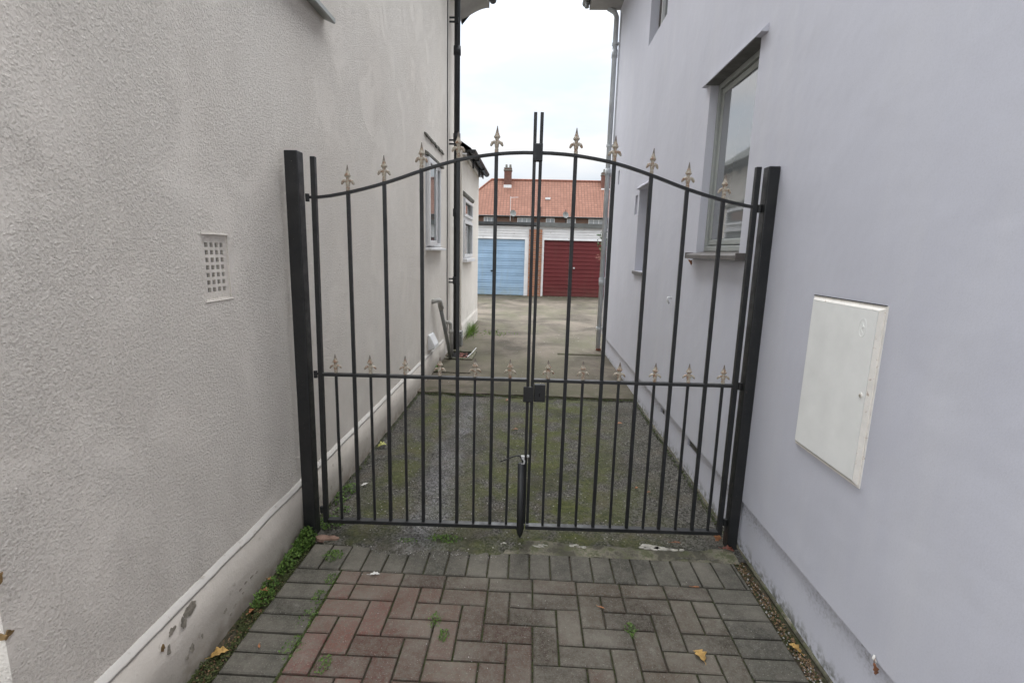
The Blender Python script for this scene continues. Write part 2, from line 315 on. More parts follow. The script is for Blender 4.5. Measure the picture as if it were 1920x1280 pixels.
# ------------------------------------------------------------------ helpers
def link(o, parent=None):
    COL.objects.link(o)
    if parent: o.parent = parent
    return o
def thing(name, label, cat, loc=(0, 0, 0), rz=0, group=None):
    o = bpy.data.objects.new(name, None); link(o); o.location = loc; o.rotation_euler = (0, 0, rz); o.empty_display_size = .1
    o['label'] = label; o['category'] = cat
    if group: o['group'] = group
    return o
def tag(o, label, cat, group=None):
    o['label'] = label; o['category'] = cat
    if group: o['group'] = group
    return o
def obj(name, bm, mat, parent=None, smooth=False, bev=0, world=True):
    """verts are in world coordinates; they are moved into the parent's space"""
    me = bpy.data.meshes.new(name)
    if world and parent:
        p = parent; mat_l = []
        while p: mat_l.append(Matrix.LocRotScale(p.location, p.rotation_euler, None)); p = p.parent
        mw = Matrix.Identity(4)
        for q in reversed(mat_l): mw = mw @ q
        if mw != Matrix.Identity(4): bmesh.ops.transform(bm, matrix=mw.inverted(), verts=bm.verts)
    bmesh.ops.recalc_face_normals(bm, faces=bm.faces)
    bm.to_mesh(me); bm.free()
    me.materials.append(mat)
    if smooth:
        for p in me.polygons: p.use_smooth = True
    o = bpy.data.objects.new(name, me); link(o, parent)
    if bev:
        b = o.modifiers.new('bevel', 'BEVEL'); b.width = bev; b.segments = 2; b.limit_method = 'ANGLE'; b.angle_limit = R(40)
        b.harden_normals = False
    return o
def B(): return bmesh.new()
def box(bm, x0, x1, y0, y1, z0, z1):
    v = [bm.verts.new(p) for p in ((x0, y0, z0), (x1, y0, z0), (x1, y1, z0), (x0, y1, z0), (x0, y0, z1), (x1, y0, z1), (x1, y1, z1), (x0, y1, z1))]
    for f in ((0, 3, 2, 1), (4, 5, 6, 7), (0, 1, 5, 4), (1, 2, 6, 5), (2, 3, 7, 6), (3, 0, 4, 7)): bm.faces.new([v[i] for i in f])
    return bm
def bx(*a): return box(B(), *a)
def prism(bm, pts, a0, a1, axis):
    """pts: 2-D outline in the plane across axis; extruded a0..a1 along it"""
    def P(p, a): return {0: (a, p[0], p[1]), 1: (p[0], a, p[1]), 2: (p[0], p[1], a)}[axis]
    u = [bm.verts.new(P(p, a0)) for p in pts]; w_ = [bm.verts.new(P(p, a1)) for p in pts]; n = len(pts)
    bm.faces.new(u); bm.faces.new(w_[::-1])
    for i in range(n): bm.faces.new((u[i], u[(i+1) % n], w_[(i+1) % n], w_[i]))
    return bm
def tube(bm, pts, r, n=12, cap=True, sq=1.0):
    pts = [Vector(p) for p in pts]; rs = r if isinstance(r, (list, tuple)) else [r]*len(pts)
    rings = []; prev = None
    for i, p in enumerate(pts):
        d = (pts[min(i+1, len(pts)-1)]-pts[max(i-1, 0)]).normalized()
        if prev is None:
            a = Vector((0, 0, 1)) if abs(d.z) < .9 else Vector((0, 1, 0))
            u = d.cross(a).normalized()
        else: u = (prev-d*prev.dot(d)).normalized()
        prev = u; v = d.cross(u)
        rings.append([bm.verts.new(p+rs[i]*(cos(2*pi*k/n)*u+sq*sin(2*pi*k/n)*v)) for k in range(n)])
    for a, b in zip(rings, rings[1:]):
        for k in range(n): bm.faces.new((a[k], a[(k+1) % n], b[(k+1) % n], b[k]))
    if cap: bm.faces.new(rings[0][::-1]); bm.faces.new(rings[-1])
    return bm
def wallplane(bm, X, y0, y1, z0, z1, holes, depth, jit=0):
    """wall standing along y, face at x=X; depth is signed thickness; holes (ya,yb,za,zb) right through"""
    ys = sorted({y0, y1, *[h[0] for h in holes], *[h[1] for h in holes]}); zs = sorted({z0, z1, *[h[2] for h in holes], *[h[3] for h in holes]})
    def q(a, b, c, d): bm.faces.new([bm.verts.new(p) for p in (a, b, c, d)])
    for ya, yb in zip(ys, ys[1:]):
        for za, zb in zip(zs, zs[1:]):
            cy, cz = (ya+yb)/2, (za+zb)/2
            if any(h[0] < cy < h[1] and h[2] < cz < h[3] for h in holes): continue
            for x in (X, X+depth): q((x, ya, za), (x, yb, za), (x, yb, zb), (x, ya, zb))
    for ya, yb, za, zb in list(holes)+[(y0, y1, z0, z1)]:
        x, x2 = X, X+depth
        q((x, ya, za), (x2, ya, za), (x2, ya, zb), (x, ya, zb)); q((x, yb, za), (x2, yb, za), (x2, yb, zb), (x, yb, zb))
        q((x, ya, za), (x2, ya, za), (x2, yb, za), (x, yb, za)); q((x, ya, zb), (x2, ya, zb), (x2, yb, zb), (x, yb, zb))
    bmesh.ops.remove_doubles(bm, verts=bm.verts, dist=.0005)
    return bm
def framey(bm, x0, x1, y0, y1, z0, z1, t):
    """rectangular frame in the y-z plane, member width t"""
    box(bm, x0, x1, y0, y1, z0, z0+t); box(bm, x0, x1, y0, y1, z1-t, z1)
    box(bm, x0, x1, y0, y0+t, z0+t, z1-t); box(bm, x0, x1, y1-t, y1, z0+t, z1-t); return bm
def framex(bm, x0, x1, y0, y1, z0, z1, t):
    box(bm, x0, x1, y0, y1, z0, z0+t); box(bm, x0, x1, y0, y1, z1-t, z1)
    box(bm, x0, x0+t, y0, y1, z0+t, z1-t); box(bm, x1-t, x1, y0, y1, z0+t, z1-t); return bm
def patch(bm, c, ru, rv, U, V, N, th=.0015, n=18, rag=.35):
    """irregular flat patch standing th proud"""
    c, U, V, N = map(Vector, (c, U, V, N)); s = random.random()*50
    ring = []
    for i in range(n):
        a = 2*pi*i/n; k = 1+rag*(noise.noise(Vector((cos(a)*1.5+s, sin(a)*1.5, s)))*2)+random.uniform(-.12, .12)*rag
        ring.append(c+U*ru*k*cos(a)+V*rv*k*sin(a))
    a = [bm.verts.new(p) for p in ring]; b = [bm.verts.new(p+N*th) for p in [c+(q-c)*.97 for q in ring]]
    bm.faces.new(b)
    for i in range(n): bm.faces.new((a[i], a[(i+1) % n], b[(i+1) % n], b[i]))
    return bm

# ------------------------------------------------------------------ ground
def gz(x, y, s, a): return a*noise.noise(Vector((x*s, y*s, 3.1)))
def sheet(x0, x1, y0, y1, z, dx, dy, amp=0, sc=3):
    bm = B(); nx = max(1, int((x1-x0)/dx)); ny = max(1, int((y1-y0)/dy)); g = []
    for j in range(ny+1):
        y = y0+(y1-y0)*j/ny
        g.append([bm.verts.new((x0+(x1-x0)*i/nx, y, z+(gz(x0+(x1-x0)*i/nx, y, sc, amp) if amp else 0))) for i in range(nx+1)])
    for j in range(ny):
        for i in range(nx): bm.faces.new((g[j][i], g[j][i+1], g[j+1][i+1], g[j+1][i]))
    return bm
def struct(name, bm, m, smooth=False, parent=None):
    o = obj(name, bm, m, parent, smooth)
    if not parent: o['kind'] = 'structure'
    return o
struct('ground', sheet(-600, 600, -600, 900, -.09, 60, 60), M['ground'])
struct('pavement', bx(-12, 12, -6, -.62, -.08, 0.0), M['pave'])
struct('joint_bed', sheet(-1.2, 1.16, -.62, 2.42, -.014, .03, .03, .006, 9), M['soil'], True)
struct('tarmac', sheet(-1.2, 1.2, 2.30, 5.12, 0.0, .03, .03, .012, 5), M['tarmac'], True)

# concrete yard beyond the tarmac, in bays with open joints
bm = B()
def slab(bm, x0, x1, y0, y1, z, rag=.012):
    n = max(2, int((x1-x0)/.06)); f = []; b = []
    top = []
    for yy in (y0, y1):
        top.append([bm.verts.new((x0+(x1-x0)*i/n, yy+(rag*noise.noise(Vector((i*.35, yy, 1)))*2), z)) for i in range(n+1)])
    lo = [bm.verts.new((v.co.x, v.co.y-.004, z-.08)) for v in top[0]]
    for i in range(n):
        bm.faces.new((top[0][i], top[0][i+1], top[1][i+1], top[1][i])); bm.faces.new((lo[i], lo[i+1], top[0][i+1], top[0][i]))
slab(bm, -1.2, 1.2, 5.02, 7.28, .022); slab(bm, -1.2, 1.2, 7.285, 10.1, .018); slab(bm, -8, 9, 10.105, 13.2, .015); slab(bm, -8, 9, 13.205, 16.72, .012)
slab(bm, 1.2, 9, 7.8, 10.1, .018)
struct('concrete_yard', bm, M['slab'])
bm = B(); n = 70; rows = []
for j, fy in enumerate((0, .15, .4, .7, 1)):
    row = []
    for i in range(n+1):
        x = -1.02+1.02*i/n; w0 = 2.255+.055*noise.noise(Vector((x*4, 3, 0)))+.02*noise.noise(Vector((x*19, 3, 0)))
        w0 += .05*max(0, (x+.25)/.25)+.03*max(0, (-.85-x)/.2)
        y = w0+(2.40-w0)*fy
        row.append(bm.verts.new((x, y, .001+.011*min(1, fy*3)+gz(x, y, 14, .004) if j else -.004)))
    rows.append(row)
for a, b in zip(rows, rows[1:]):
    for i in range(n): bm.faces.new((a[i], a[i+1], b[i+1], b[i]))
struct('tarmac_edge', bm, M['tarmac'], True)
struct('drain_patch', bx(.42, 1.115, 7.16, 7.24, .0, .030), M['soil'])

# mortar strip where the tarmac meets the block paving
bm = B(); n = 90; rows = []
for j, fy in enumerate((0, .25, .5, .75, 1)):
    row = []
    for i in range(n+1):
        x = -.32+1.40*i/n; w0 = 2.284+.010*noise.noise(Vector((x*9, 0, 0)))+.008*noise.noise(Vector((x*31, 0, 0))); w1 = 2.405+.06*noise.noise(Vector((x*4.2, 5, 0)))+.02*noise.noise(Vector((x*17, 5, 0)))
        if x < -.1: w1 -= (-.1-x)*.45
        y = w0+(w1-w0)*fy
        row.append(bm.verts.new((x, y, (-.003 if j == 0 else .003)+.009*sin(pi*min(1, fy*1.0))*(.6+.8*noise.noise(Vector((x*8, y*8, 2)))) - (.012 if fy == 1 else 0))))
    rows.append(row)
for a, b in zip(rows, rows[1:]):
    for i in range(n): bm.faces.new((a[i], a[i+1], b[i+1], b[i]))
strip = struct('mortar_strip', bm, M['mortar'], True)
bm = B()
for (cx_, cy_, ru_, rv_) in ((.66, 2.378, .045, .022), (.715, 2.366, .035, .014), (.77, 2.360, .022, .008), (.815, 2.362, .014, .006), (.62, 2.372, .018, .008)):
    patch(bm, (cx_, cy_, .009), ru_, rv_, (1, 0, 0), (0, 1, 0), (0, 0, 1), .005, 44, .33)
for k in range(16): patch(bm, (random.uniform(-.2, .35), 2.352+random.gauss(0, .008), .009), random.uniform(.006, .022), random.uniform(.003, .006), (1, 0, 0), (0, 1, 0), (0, 0, 1), .003, 18, .7)
obj('cement_smear', bm, M['cement'], strip)

# ------------------------------------------------------------------ block paving (one setting surface made of real blocks)
GX, GY0 = .05, 2.0
bm = B(); lay = bm.loops.layers.color.new('tint')
def paver(x0, x1, y0, y1, c):
    if x1-x0 < .02 or y1-y0 < .02: return
    j = .0038; x0 += j; x1 -= j; y0 += j; y1 -= j
    dz = random.uniform(-.0018, .0018); tx = random.uniform(-.012, .012); ty = random.uniform(-.012, .012)
    cx, cy = (x0+x1)/2, (y0+y1)/2; ch = .005; v = []
    rot = random.uniform(-.008, .008)
    for z, s in ((-.03, 0), (-ch*.8, 0), (0, ch)):
        for (a, b) in ((x0+s, y0+s), (x1-s, y0+s), (x1-s, y1-s), (x0+s, y1-s)):
            a2 = cx+(a-cx)*cos(rot)-(b-cy)*sin(rot); b2 = cy+(a-cx)*sin(rot)+(b-cy)*cos(rot)
            v.append(bm.verts.new((a2, b2, z+dz+(a-cx)*tx+(b-cy)*ty if z > -.02 else z)))
    fs = [bm.faces.new(v[8:12])]
    for k in (0, 4):
        for i in range(4): fs.append(bm.faces.new((v[k+i], v[k+(i+1) % 4], v[k+4+(i+1) % 4], v[k+4+i])))
    for f in fs:
        for l_ in f.loops: l_[lay] = (*c, 1)
def grey_c():
    k = random.uniform(.92, 1.10); return (.265*k, .250*k, .226*k)
def red_c(x, y):
    f = max(0, min(1, .36-.75*x-.45*(y-1.3)+random.uniform(-.16, .16))); k = random.uniform(.85, 1.15)
    a = (.275, .232, .198); b = (.42, .265, .235)
    return tuple((p+(q-p)*f)*k for p, q in zip(a, b))
IX0, IX1 = -.8505, .8505
u = .0995
x = IX0-.05*0
xx = -1.065; k = 0
while xx < 1.04:                      # soldier course against the mortar strip
    paver(xx, min(xx+.1, 1.055), 2.092+.0*k, 2.290, grey_c()); xx += .1; k += 1
yy = 2.092
while yy > -.6:
    paver(-1.072+.01*noise.noise(Vector((yy*3, 1, 1))), IX0, yy-.1, yy, grey_c()); paver(IX1, 1.052, yy-.1, yy, grey_c()); yy -= .1
xx = -.95
while xx < IX1:                       # stretcher course
    a, b = max(xx, IX0), min(xx+.2, IX1)
    if b-a > .03: paver(a, b, 2.0, 2.092, red_c((a+b)/2, 2.0))
    xx += .2
def herr(ox, oy, wx, wy):
    x0 = GX+.1*ox; y0 = 1.605+.0985*oy; x1 = x0+.1*wx; y1 = y0+.0985*wy
    a, b, c, d = max(x0, IX0), min(x1, IX1), max(y0, -.6), min(y1, 1.999)
    if b-a > .02 and d-c > .02: paver(a, b, c, d, red_c((a+b)/2, (c+d)/2))
for i in range(-60, 60):
    for j in range(-30, 30):
        ox, oy = 1+i+2*j, i-2*j
        if -14 < ox < 12 and -26 < oy < 8: herr(ox, oy, 2, 1); herr(ox, oy+1, 1, 2)
me = bpy.data.meshes.new('block_paving'); bmesh.ops.recalc_face_normals(bm, faces=bm.faces); bm.to_mesh(me); bm.free(); me.materials.append(M['paver'])
o = link(bpy.data.objects.new('block_paving', me)); o['kind'] = 'structure'

# ------------------------------------------------------------------ left house
LW = -1.182
lh = thing('rendered_house', 'house on the left with rough cream pebbly render, black downpipe and low rear extension', 'house', (LW, .96, 0))
W1 = (5.60, 6.50, 1.49, 2.485); AB = (1.775, 1.928, 1.292, 1.528); W0 = (1.9, 2.85, 2.80, 4.1)
bm = wallplane(B(), LW, .96, 8.13, -.1, 4.98, [W1, AB, W0], -.3)
box(bm, -7, LW-.301, .96, 1.2, -.1, 4.98); box(bm, -7, -6.8, 1.2, 8.13, -.1, 4.98); box(bm, -6.8, LW-.3, 7.9, 8.13, -.1, 4.98)
obj('wall', bm, M['rough'], lh)
# roof of the main block
def roof(name, x0, x1, xr, y0, y1, zE, zR, m, parent, th=.12):
    me = bpy.data.meshes.new(name); bm = B(); uvl = bm.loops.layers.uv.new('UVMap')
    for xa, xb in ((x0, xr), (xr, x1)):
        pts = [(xa, y0, zE if xa != xr else zR), (xb, y0, zE if xb != xr else zR), (xb, y1, zE if xb != xr else zR), (xa, y1, zE if xa != xr else zR)]
        L_ = math.hypot(xb-xa, zR-zE)
        for dz in (0, -th):
            f = bm.faces.new([bm.verts.new((p[0], p[1], p[2]+dz)) for p in pts])
            for l_, uv in zip(f.loops, ((0, 0), (0, L_), (1, L_), (1, 0))): l_[uvl].uv = (uv[0]*(y1-y0), uv[1])
        for q in ((0, 1), (2, 3)):
            bm.faces.new([bm.verts.new(p) for p in (pts[q[0]], pts[q[1]], (pts[q[1]][0], pts[q[1]][1], pts[q[1]][2]-th), (pts[q[0]][0], pts[q[0]][1], pts[q[0]][2]-th))])
    return obj(name, bm, m, parent)
roof('roof', -7.5, -.80, -4.1, .5, 8.34, 5.335, 7.5, M['gtile'], lh)
# coved eaves: the soffit curves up and out from the wall
prof = [(LW+.001, 4.86)]+[(LW+.42*(i/8)**.9, 4.93+.17*sin(i/8*pi/2)) for i in range(9)]+[(LW+.42, 5.20), (LW+.001, 5.20)]
obj('eaves', prism(B(), prof, .6, 8.32, 1), M['soffit'], lh)
def gutter(x, y0, y1, z, r, m, parent, name='gutter'):
    pts = [(x+r*cos(a), z+r*sin(a)) for a in [pi+pi*i/10 for i in range(11)]]+[(x+r-.004, z), (x-r+.004, z)]
    return obj(name, prism(B(), pts, y0, y1, 1), m, parent)
gutter(-.715, .55, 8.36, 5.225, .055, M['blackp'], lh)
# plinth with a hand-trowelled sloping ledge
def plinth_mesh(y0, y1):
    bm = B(); n = int((y1-y0)/.03); R_ = []
    for i in range(n+1):
        y = y0+(y1-y0)*i/n; j = .003*noise.noise(Vector((y*6, 0, 0)))+.0015*noise.noise(Vector((y*25, 0, 0))); jz = .004*noise.noise(Vector((y*5, 9, 0)))+.0015*noise.noise(Vector((y*31, 9, 0)))
        R_.append([bm.verts.new(p) for p in ((LW, y, -.1), (-1.151+j*2, y, -.1), (-1.160+j, y, .12), (-1.164+j, y, .262+jz), (LW, y, .264+jz))])
    for a, b in zip(R_, R_[1:]):
        for k in range(1, 4): bm.faces.new((a[k], a[k+1], b[k+1], b[k]))
    bm.faces.new(R_[0]); bm.faces.new(R_[-1][::-1]); return bm
def ledge_mesh(y0, y1):
    bm = B(); n = int((y1-y0)/.02); R_ = []
    for i in range(n+1):
        y = y0+(y1-y0)*i/n; j = .003*noise.noise(Vector((y*6, 0, 0)))+.0015*noise.noise(Vector((y*25, 0, 0))); jz = .004*noise.noise(Vector((y*5, 9, 0)))+.0015*noise.noise(Vector((y*31, 9, 0)))
        j2 = .003*noise.noise(Vector((y*14, 4, 0))); wd = .8+.5*noise.noise(Vector((y*2.1, 40, 0)))
        R_.append([bm.verts.new(p) for p in ((LW-.002, y, .262+jz), (-1.1625+j, y, .2625+jz+.5*j2), (-1.164+j-.003, y, .268+jz), (LW+.006+j2, y, .280+jz+.006*wd+j2), (LW-.002, y, .287+jz))])
    for a, b in zip(R_, R_[1:]):
        for k in range(0, 4): bm.faces.new((a[k], a[k+1], b[k+1], b[k]))
    bm.faces.new(R_[0]); bm.faces.new(R_[-1][::-1]); return bm
obj('plinth', plinth_mesh(.95, 6.75), M['plinth'], lh, True)
obj('ledge', ledge_mesh(.945, 6.75), M['ledge'], lh, True)
X, Y, Z = (1, 0, 0), (0, 1, 0), (0, 0, 1)
PT = [((-1.1615, 1.512, .235), .030, .022, .3), ((-1.1615, 1.42, .222), .013, .013, .5), ((-1.1605, 1.475, .208), .012, .022, .5), ((-1.158, 1.50, .09), .012, .012, .5), ((-1.1605, 1.40, .17), .006, .016, .5)]
PT += [((-1.1575, random.uniform(1.45, 2.0), random.uniform(.03, .11)), random.uniform(.003, .011), random.uniform(.002, .009), .4) for k in range(14)]
for c_, ru_, rv_, rg_ in PT: obj('bare_patch', patch(B(), c_, ru_, rv_, Y, Z, X, .0015, 24, rg_), M['chip'], lh)
bm = B(); patch(bm, (-1.161, 1.375, .20), .006, .011, Y, Z, X, .0028, 14, .5)
obj('chipped_spot', bm, M['chipb'], lh)
for z, r in ((.79, .014), (.745, .013), (.60, .008)):
    bm = B(); patch(bm, (LW-.004, .9588, z), .013, r, X, Z, (0, -1, 0), .003, 12, .4); patch(bm, (LW+.001, .966, z), .010, r, Y, Z, X, .003, 12, .4)
    obj('chipped_spot', bm, M['chipb'], lh)
# air brick : 4 x 7 grid of square holes, sunk in the render
y0, y1, z0, z1 = AB; bm = B(); nx, nz = 4, 7
ys = [y0+.004, y0+.020]; cw = (y1-y0-.036)/nx
def grid_plate(bm, X0, th, y0, y1, z0, z1, nx, nz, my, mz, hf):
    ycut = [y0]; zcut = [z0]; cy = (y1-y0-2*my)/nx; cz = (z1-z0-2*mz)/nz
    for i in range(nx): c = y0+my+cy*(i+.5); ycut += [c-cy*hf/2, c+cy*hf/2]
    for i in range(nz): c = z0+mz+cz*(i+.5); zcut += [c-cz*hf/2, c+cz*hf/2]
    ycut.append(y1); zcut.append(z1)
    holes = [(ycut[2*i+1], ycut[2*i+2], zcut[2*j+1], zcut[2*j+2]) for i in range(nx) for j in range(nz)]
    return wallplane(bm, X0, y0, y1, z0, z1, holes, -th)
grid_plate(bm, LW-.006, .010, y0, y1, z0, z1, nx, nz, .016, .022, .60)
ab = obj('air_brick', bm, M['rough'], lh)
obj('cavity_shade', bx(LW-.05, LW-.0205, y0, y1, z0, z1), M['dark'], ab)  # near-black block painting the shade inside the holes
bm = B(); prism(bm, [(LW-.013, z1+.006), (LW+.002, z1+.008), (LW+.004, z1+.002), (LW-.013, z1-.002)], y0-.004, y1+.006, 1); obj('rim', bm, M['rough'], ab); bm = B()
prism(bm, [(LW-.013, z0-.002), (LW-.009, z0+.003), (LW+.003, z0-.006), (LW-.001, z0-.014)], y0-.006, y1+.012, 1)
obj('rim', bm, M['rough'], ab)
# stair window, its projecting ledge shows in the top of the picture
ww = obj('window', framey(B(), LW-.12, LW-.05, *W0, .05), M['white'], lh, bev=.004); obj('pane', bx(LW-.10, LW-.08, W0[0]+.05, W0[1]-.05, W0[2]+.05, W0[3]-.05), M['glass'], ww)
prof = [(LW-.02, 2.785), (-1.118, 2.722), (-1.118, 2.700), (-1.126, 2.697), (LW-.02, 2.728)]
obj('sill', prism(B(), prof, 1.8, 2.965, 1), M['framegrey'], ww)
# side window with two lights, the nearer sash hung slightly proud
y0, y1, z0, z1 = W1; ym = (y0+y1)/2
bm = framey(B(), LW-.05, LW+.008, y0, y1, z0+.03, z1, .045); box(bm, LW-.05, LW+.006, ym-.02, ym+.03, z0+.075, z1-.045)
ww = obj('window', bm, M['white'], lh, bev=.003); obj('pane', bx(LW-.03, LW-.02, ym+.03, y1-.045, z0+.075, z1-.045), M['glass'], ww)
sa = obj('sash', framey(B(), LW+.010, LW+.045, y0+.01, ym+.02, z0+.045, z1-.01, .055), M['white'], lh, bev=.004)
obj('pane', bx(LW+.022, LW+.030, y0+.065, ym-.035, z0+.10, z1-.065), M['glassn'], sa)
obj('sill', prism(B(), [(LW-.05, z0+.03), (LW+.07, z0+.012), (LW+.07, z0-.012), (LW-.05, z0-.012)], y0-.02, y1+.04, 1), M['white'], ww, bev=.003)
bm = B()
for i in range(14):
    a = y0-.02+(y1-y0+.09)*i/14; h = .010*noise.noise(Vector((i*.6, 2, 0)))
    prism(bm, [(LW-.002, z1+.055+h), (LW+.040, z1+.030+h*.5), (LW+.038, z1+.008), (LW-.002, z1+.004)], a, a+(y1-y0+.09)/14-.0005, 1)
obj('drip_mould', bm, M['lichen'], lh)
bm = B()
for i in range(22):
    a = 5.54+1.12*i/22; zc = 2.70-.008*i/22+.014*noise.noise(Vector((i*.45, 7, 0)))
    h = .010+.014*abs(noise.noise(Vector((i*.8, 3, 0))))*(0.25 if i == 11 else 1.4)
    prism(bm, [(LW-.002, zc+h), (LW+.022, zc+h*.5), (LW+.020, zc-h), (LW-.002, zc-h)], a, a+1.12/22-.0005, 1)
obj('lifted_render', bm, M['lichen'], lh)
# flue cover
bm = prism(B(), [(LW, .32), (LW+.085, .345), (LW+.082, .385), (LW+.025, .50), (LW, .51)], 5.68, 5.92, 1)
obj('flue_cover', bm, M['white'], lh, bev=.01)
# rear extension
EX = -1.135
W2 = (8.30, 9.42, 1.32, 2.33)
bm = wallplane(B(), EX, 8.131, 10.6, -.1, 3.02, [W2], -.25); box(bm, -3.9, EX-.251, 10.35, 10.6, -.1, 3.02)
prism(bm, [(EX-.26, 3.02), (-3.9, 3.02), (-3.9, 4.75)], 10.36, 10.599, 1)
obj('extension_wall', bm, M['rough'], lh)
me_ = B(); uvl = me_.loops.layers.uv.new('UVMap')
for dz in (0, -.07):
    f = me_.faces.new([me_.verts.new(p) for p in ((-1.0, 8.14, 3.05+dz), (-1.0, 10.68, 3.05+dz), (-3.9, 10.68, 4.95+dz), (-3.9, 8.14, 4.95+dz))])
    for l_, uv in zip(f.loops, ((0, 0), (2.54, 0), (2.54, 3.4), (0, 3.4))): l_[uvl].uv = uv
me_.faces.new([me_.verts.new(p) for p in ((-1.0, 10.68, 3.05), (-3.9, 10.68, 4.95), (-3.9, 10.68, 4.88), (-1.0, 10.68, 2.98))])
obj('extension_roof', me_, M['gtile'], lh)
obj('fascia', bx(-1.062, -1.042, 8.14, 10.66, 2.93, 3.02), M['blackp'], lh)
obj('soffit', bx(EX+.002, -1.063, 8.14, 10.64, 2.955, 2.975), M['white'], lh)
gutter(-.985, 8.14, 10.70, 3.03, .058, M['blackp'], lh)
for y in (8.75, 9.7):
    bm = B(); box(bm, -1.045, -.93, y, y+.03, 2.955, 3.0); box(bm, -1.05, -1.02, y, y+.03, 2.84, 2.954); obj('gutter_bracket', bm, M['blackp'], lh)
y0, y1, z0, z1 = W2; zt = 2.0
bm = framey(B(), EX-.06, EX+.004, y0, y1, z0+.02, z1, .05); box(bm, EX-.06, EX+.002, y0+.05, y1-.05, zt-.025, zt+.03); 
ww = obj('window', bm, M['white'], lh, bev=.003); obj('pane', bx(EX-.03, EX-.02, y0+.05, y1-.05, z0+.07, z1-.05), M['glassn'], ww)
obj('sash', framey(B(), EX+.006, EX+.03, y0+.02, y1-.02, z0+.05, zt-.03, .05), M['white'], ww, bev=.003)
obj('sash', framey(B(), EX+.006, EX+.03, y0+.02, y1-.02, zt+.03, z1-.02, .045), M['white'], ww, bev=.003)
obj('sill', bx(EX, EX+.07, y0-.03, y1+.04, z0-.03, z0+.02), M['white'], ww, bev=.003)
bm = tube(B(), [(EX, y0-.06, z1+.05), (EX, y1+.1, z1+.045)], .04, 10); obj('drip_mould', bm, M['lichen'], lh)
obj('extension_plinth', prism(B(), [(EX, -.1), (EX+.014, -.1), (EX+.010, .24), (EX, .29)], 8.135, 10.58, 1), M['rough'], lh)
# black downpipe
px_, py_ = -1.085, 7.22
bm = tube(B(), [(px_, py_, -.02), (px_, py_, 4.80), (px_+.02, py_, 4.90), (px_+.30, py_, 5.10)], .040, 14)
for z in (1.0, 1.95, 2.95, 4.05): tube(bm, [(px_, py_, z), (px_, py_, z+.11)], .050, 14)
dp = obj('downpipe', bm, M['blackp'], lh, True)
for z in (1.02, 2.90, 4.42):
    bm = B(); box(bm, LW, px_-.03, py_-.07, py_-.055, z, z+.02); box(bm, LW, px_-.03, py_-.07, py_-.055, z+.05, z+.07); box(bm, px_-.0295, px_+.02, py_-.07, py_-.03, z, z+.07)
    obj('bracket', bm, M['blackp'], dp)
obj('hopper', prism(B(), [(-1.17, 4.86), (-1.0, 4.86), (-.93, 5.06), (-1.17, 5.06)], 7.05, 7.40, 1), M['blackp'], dp, bev=.006)
# thin black tube drawn in place of a shadow line beside it
pts = [(LW+.008, 6.98+.006*sin(i), .3+.2*i) for i in range(23)]
obj('cable_or_shade_line', tube(B(), pts, .006, 6), M['blackp'], lh, True)
# grey waste pipes
bm = tube(B(), [(-1.115, 6.12, .80), (-1.09, 6.35, .45), (-1.055, 6.58, .02)], .024, 12)
wp = obj('waste_pipe', bm, M['grey'], lh, True)
bm = tube(B(), [(-1.19, 5.93, .87), (-1.14, 5.94, .885), (-1.115, 5.99, .885), (-1.108, 6.06, .87), (-1.112, 6.12, .79)], .028, 12)
tube(bm, [(-1.113, 6.10, .84), (-1.108, 6.15, .77)], .034, 12); obj('elbow', bm, M['palest'], wp, True)
bm = tube(B(), [(-1.19, 6.78, .50), (-1.13, 6.80, .505), (-1.105, 6.84, .48), (-1.10, 6.86, .40), (-1.09, 6.86, .02)], .026, 12); tube(bm, [(-1.10, 6.86, .34), (-1.10, 6.86, .40)], .034, 12)
obj('waste_pipe', bm, M['palest'], lh, True)
bm = bx(-1.168, -1.045, 7.55, 7.70, .02, .25); box(bm, -1.172, -1.040, 7.545, 7.705, .145, .165); box(bm, -1.15, -1.06, 7.53, 7.55, .18, .22)
obj('junction_box', bm, M['grey'], lh, bev=.006)

# gully at the foot of the pipes
gl = thing('drain_gully', 'sunken square drain gully with brick-red edge at the foot of the black downpipe', 'drain', (-.93, 6.84, .02))
bm = B()
for a in ((-1.14, -.76, 6.55, 6.62), (-1.14, -.76, 7.06, 7.14), (-.83, -.76, 6.62, 7.06)): box(bm, *a, .0, .052)
obj('surround', bm, M['mortar'], gl, bev=.008)
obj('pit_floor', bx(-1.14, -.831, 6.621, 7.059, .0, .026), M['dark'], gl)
bm = B()
for k in range(9): patch(bm, (random.uniform(-1.0, -.86), random.uniform(6.7, 7.0), .028), .03, .02, X, Y, Z, .008, 9, .8)
obj('leaf_litter', bm, M['lred'], gl)
bm = tube(B(), [(-.84, 6.64, .055), (-.80, 6.80, .075), (-.765, 7.08, .10)], .0045, 6); obj('white_cable', bm, M['white'], gl)
bm = bx(-1.148, -.70, 5.85, 6.54, .0, .034); struct('concrete_apron', bm, M['slab'])

# ------------------------------------------------------------------ right house
RW = 1.112
rh = thing('painted_house', 'house on the right with smooth lilac-grey render, recessed window and cream meter box', 'house', (RW, 2.0, 0))
RB = (2.775, 3.492, 1.515, 2.577); RM = (5.06, 5.50, 1.32, 2.165); RU = (4.85, 5.56, 3.565, 4.60); S1 = (5.58, 5.71, 1.92, 2.12); S2 = (6.87, 6.98, 2.39, 2.57)
bm = wallplane(B(), RW, -2.2, 7.66, .272, 4.9, [RB, RM, RU, S1, S2], .32)
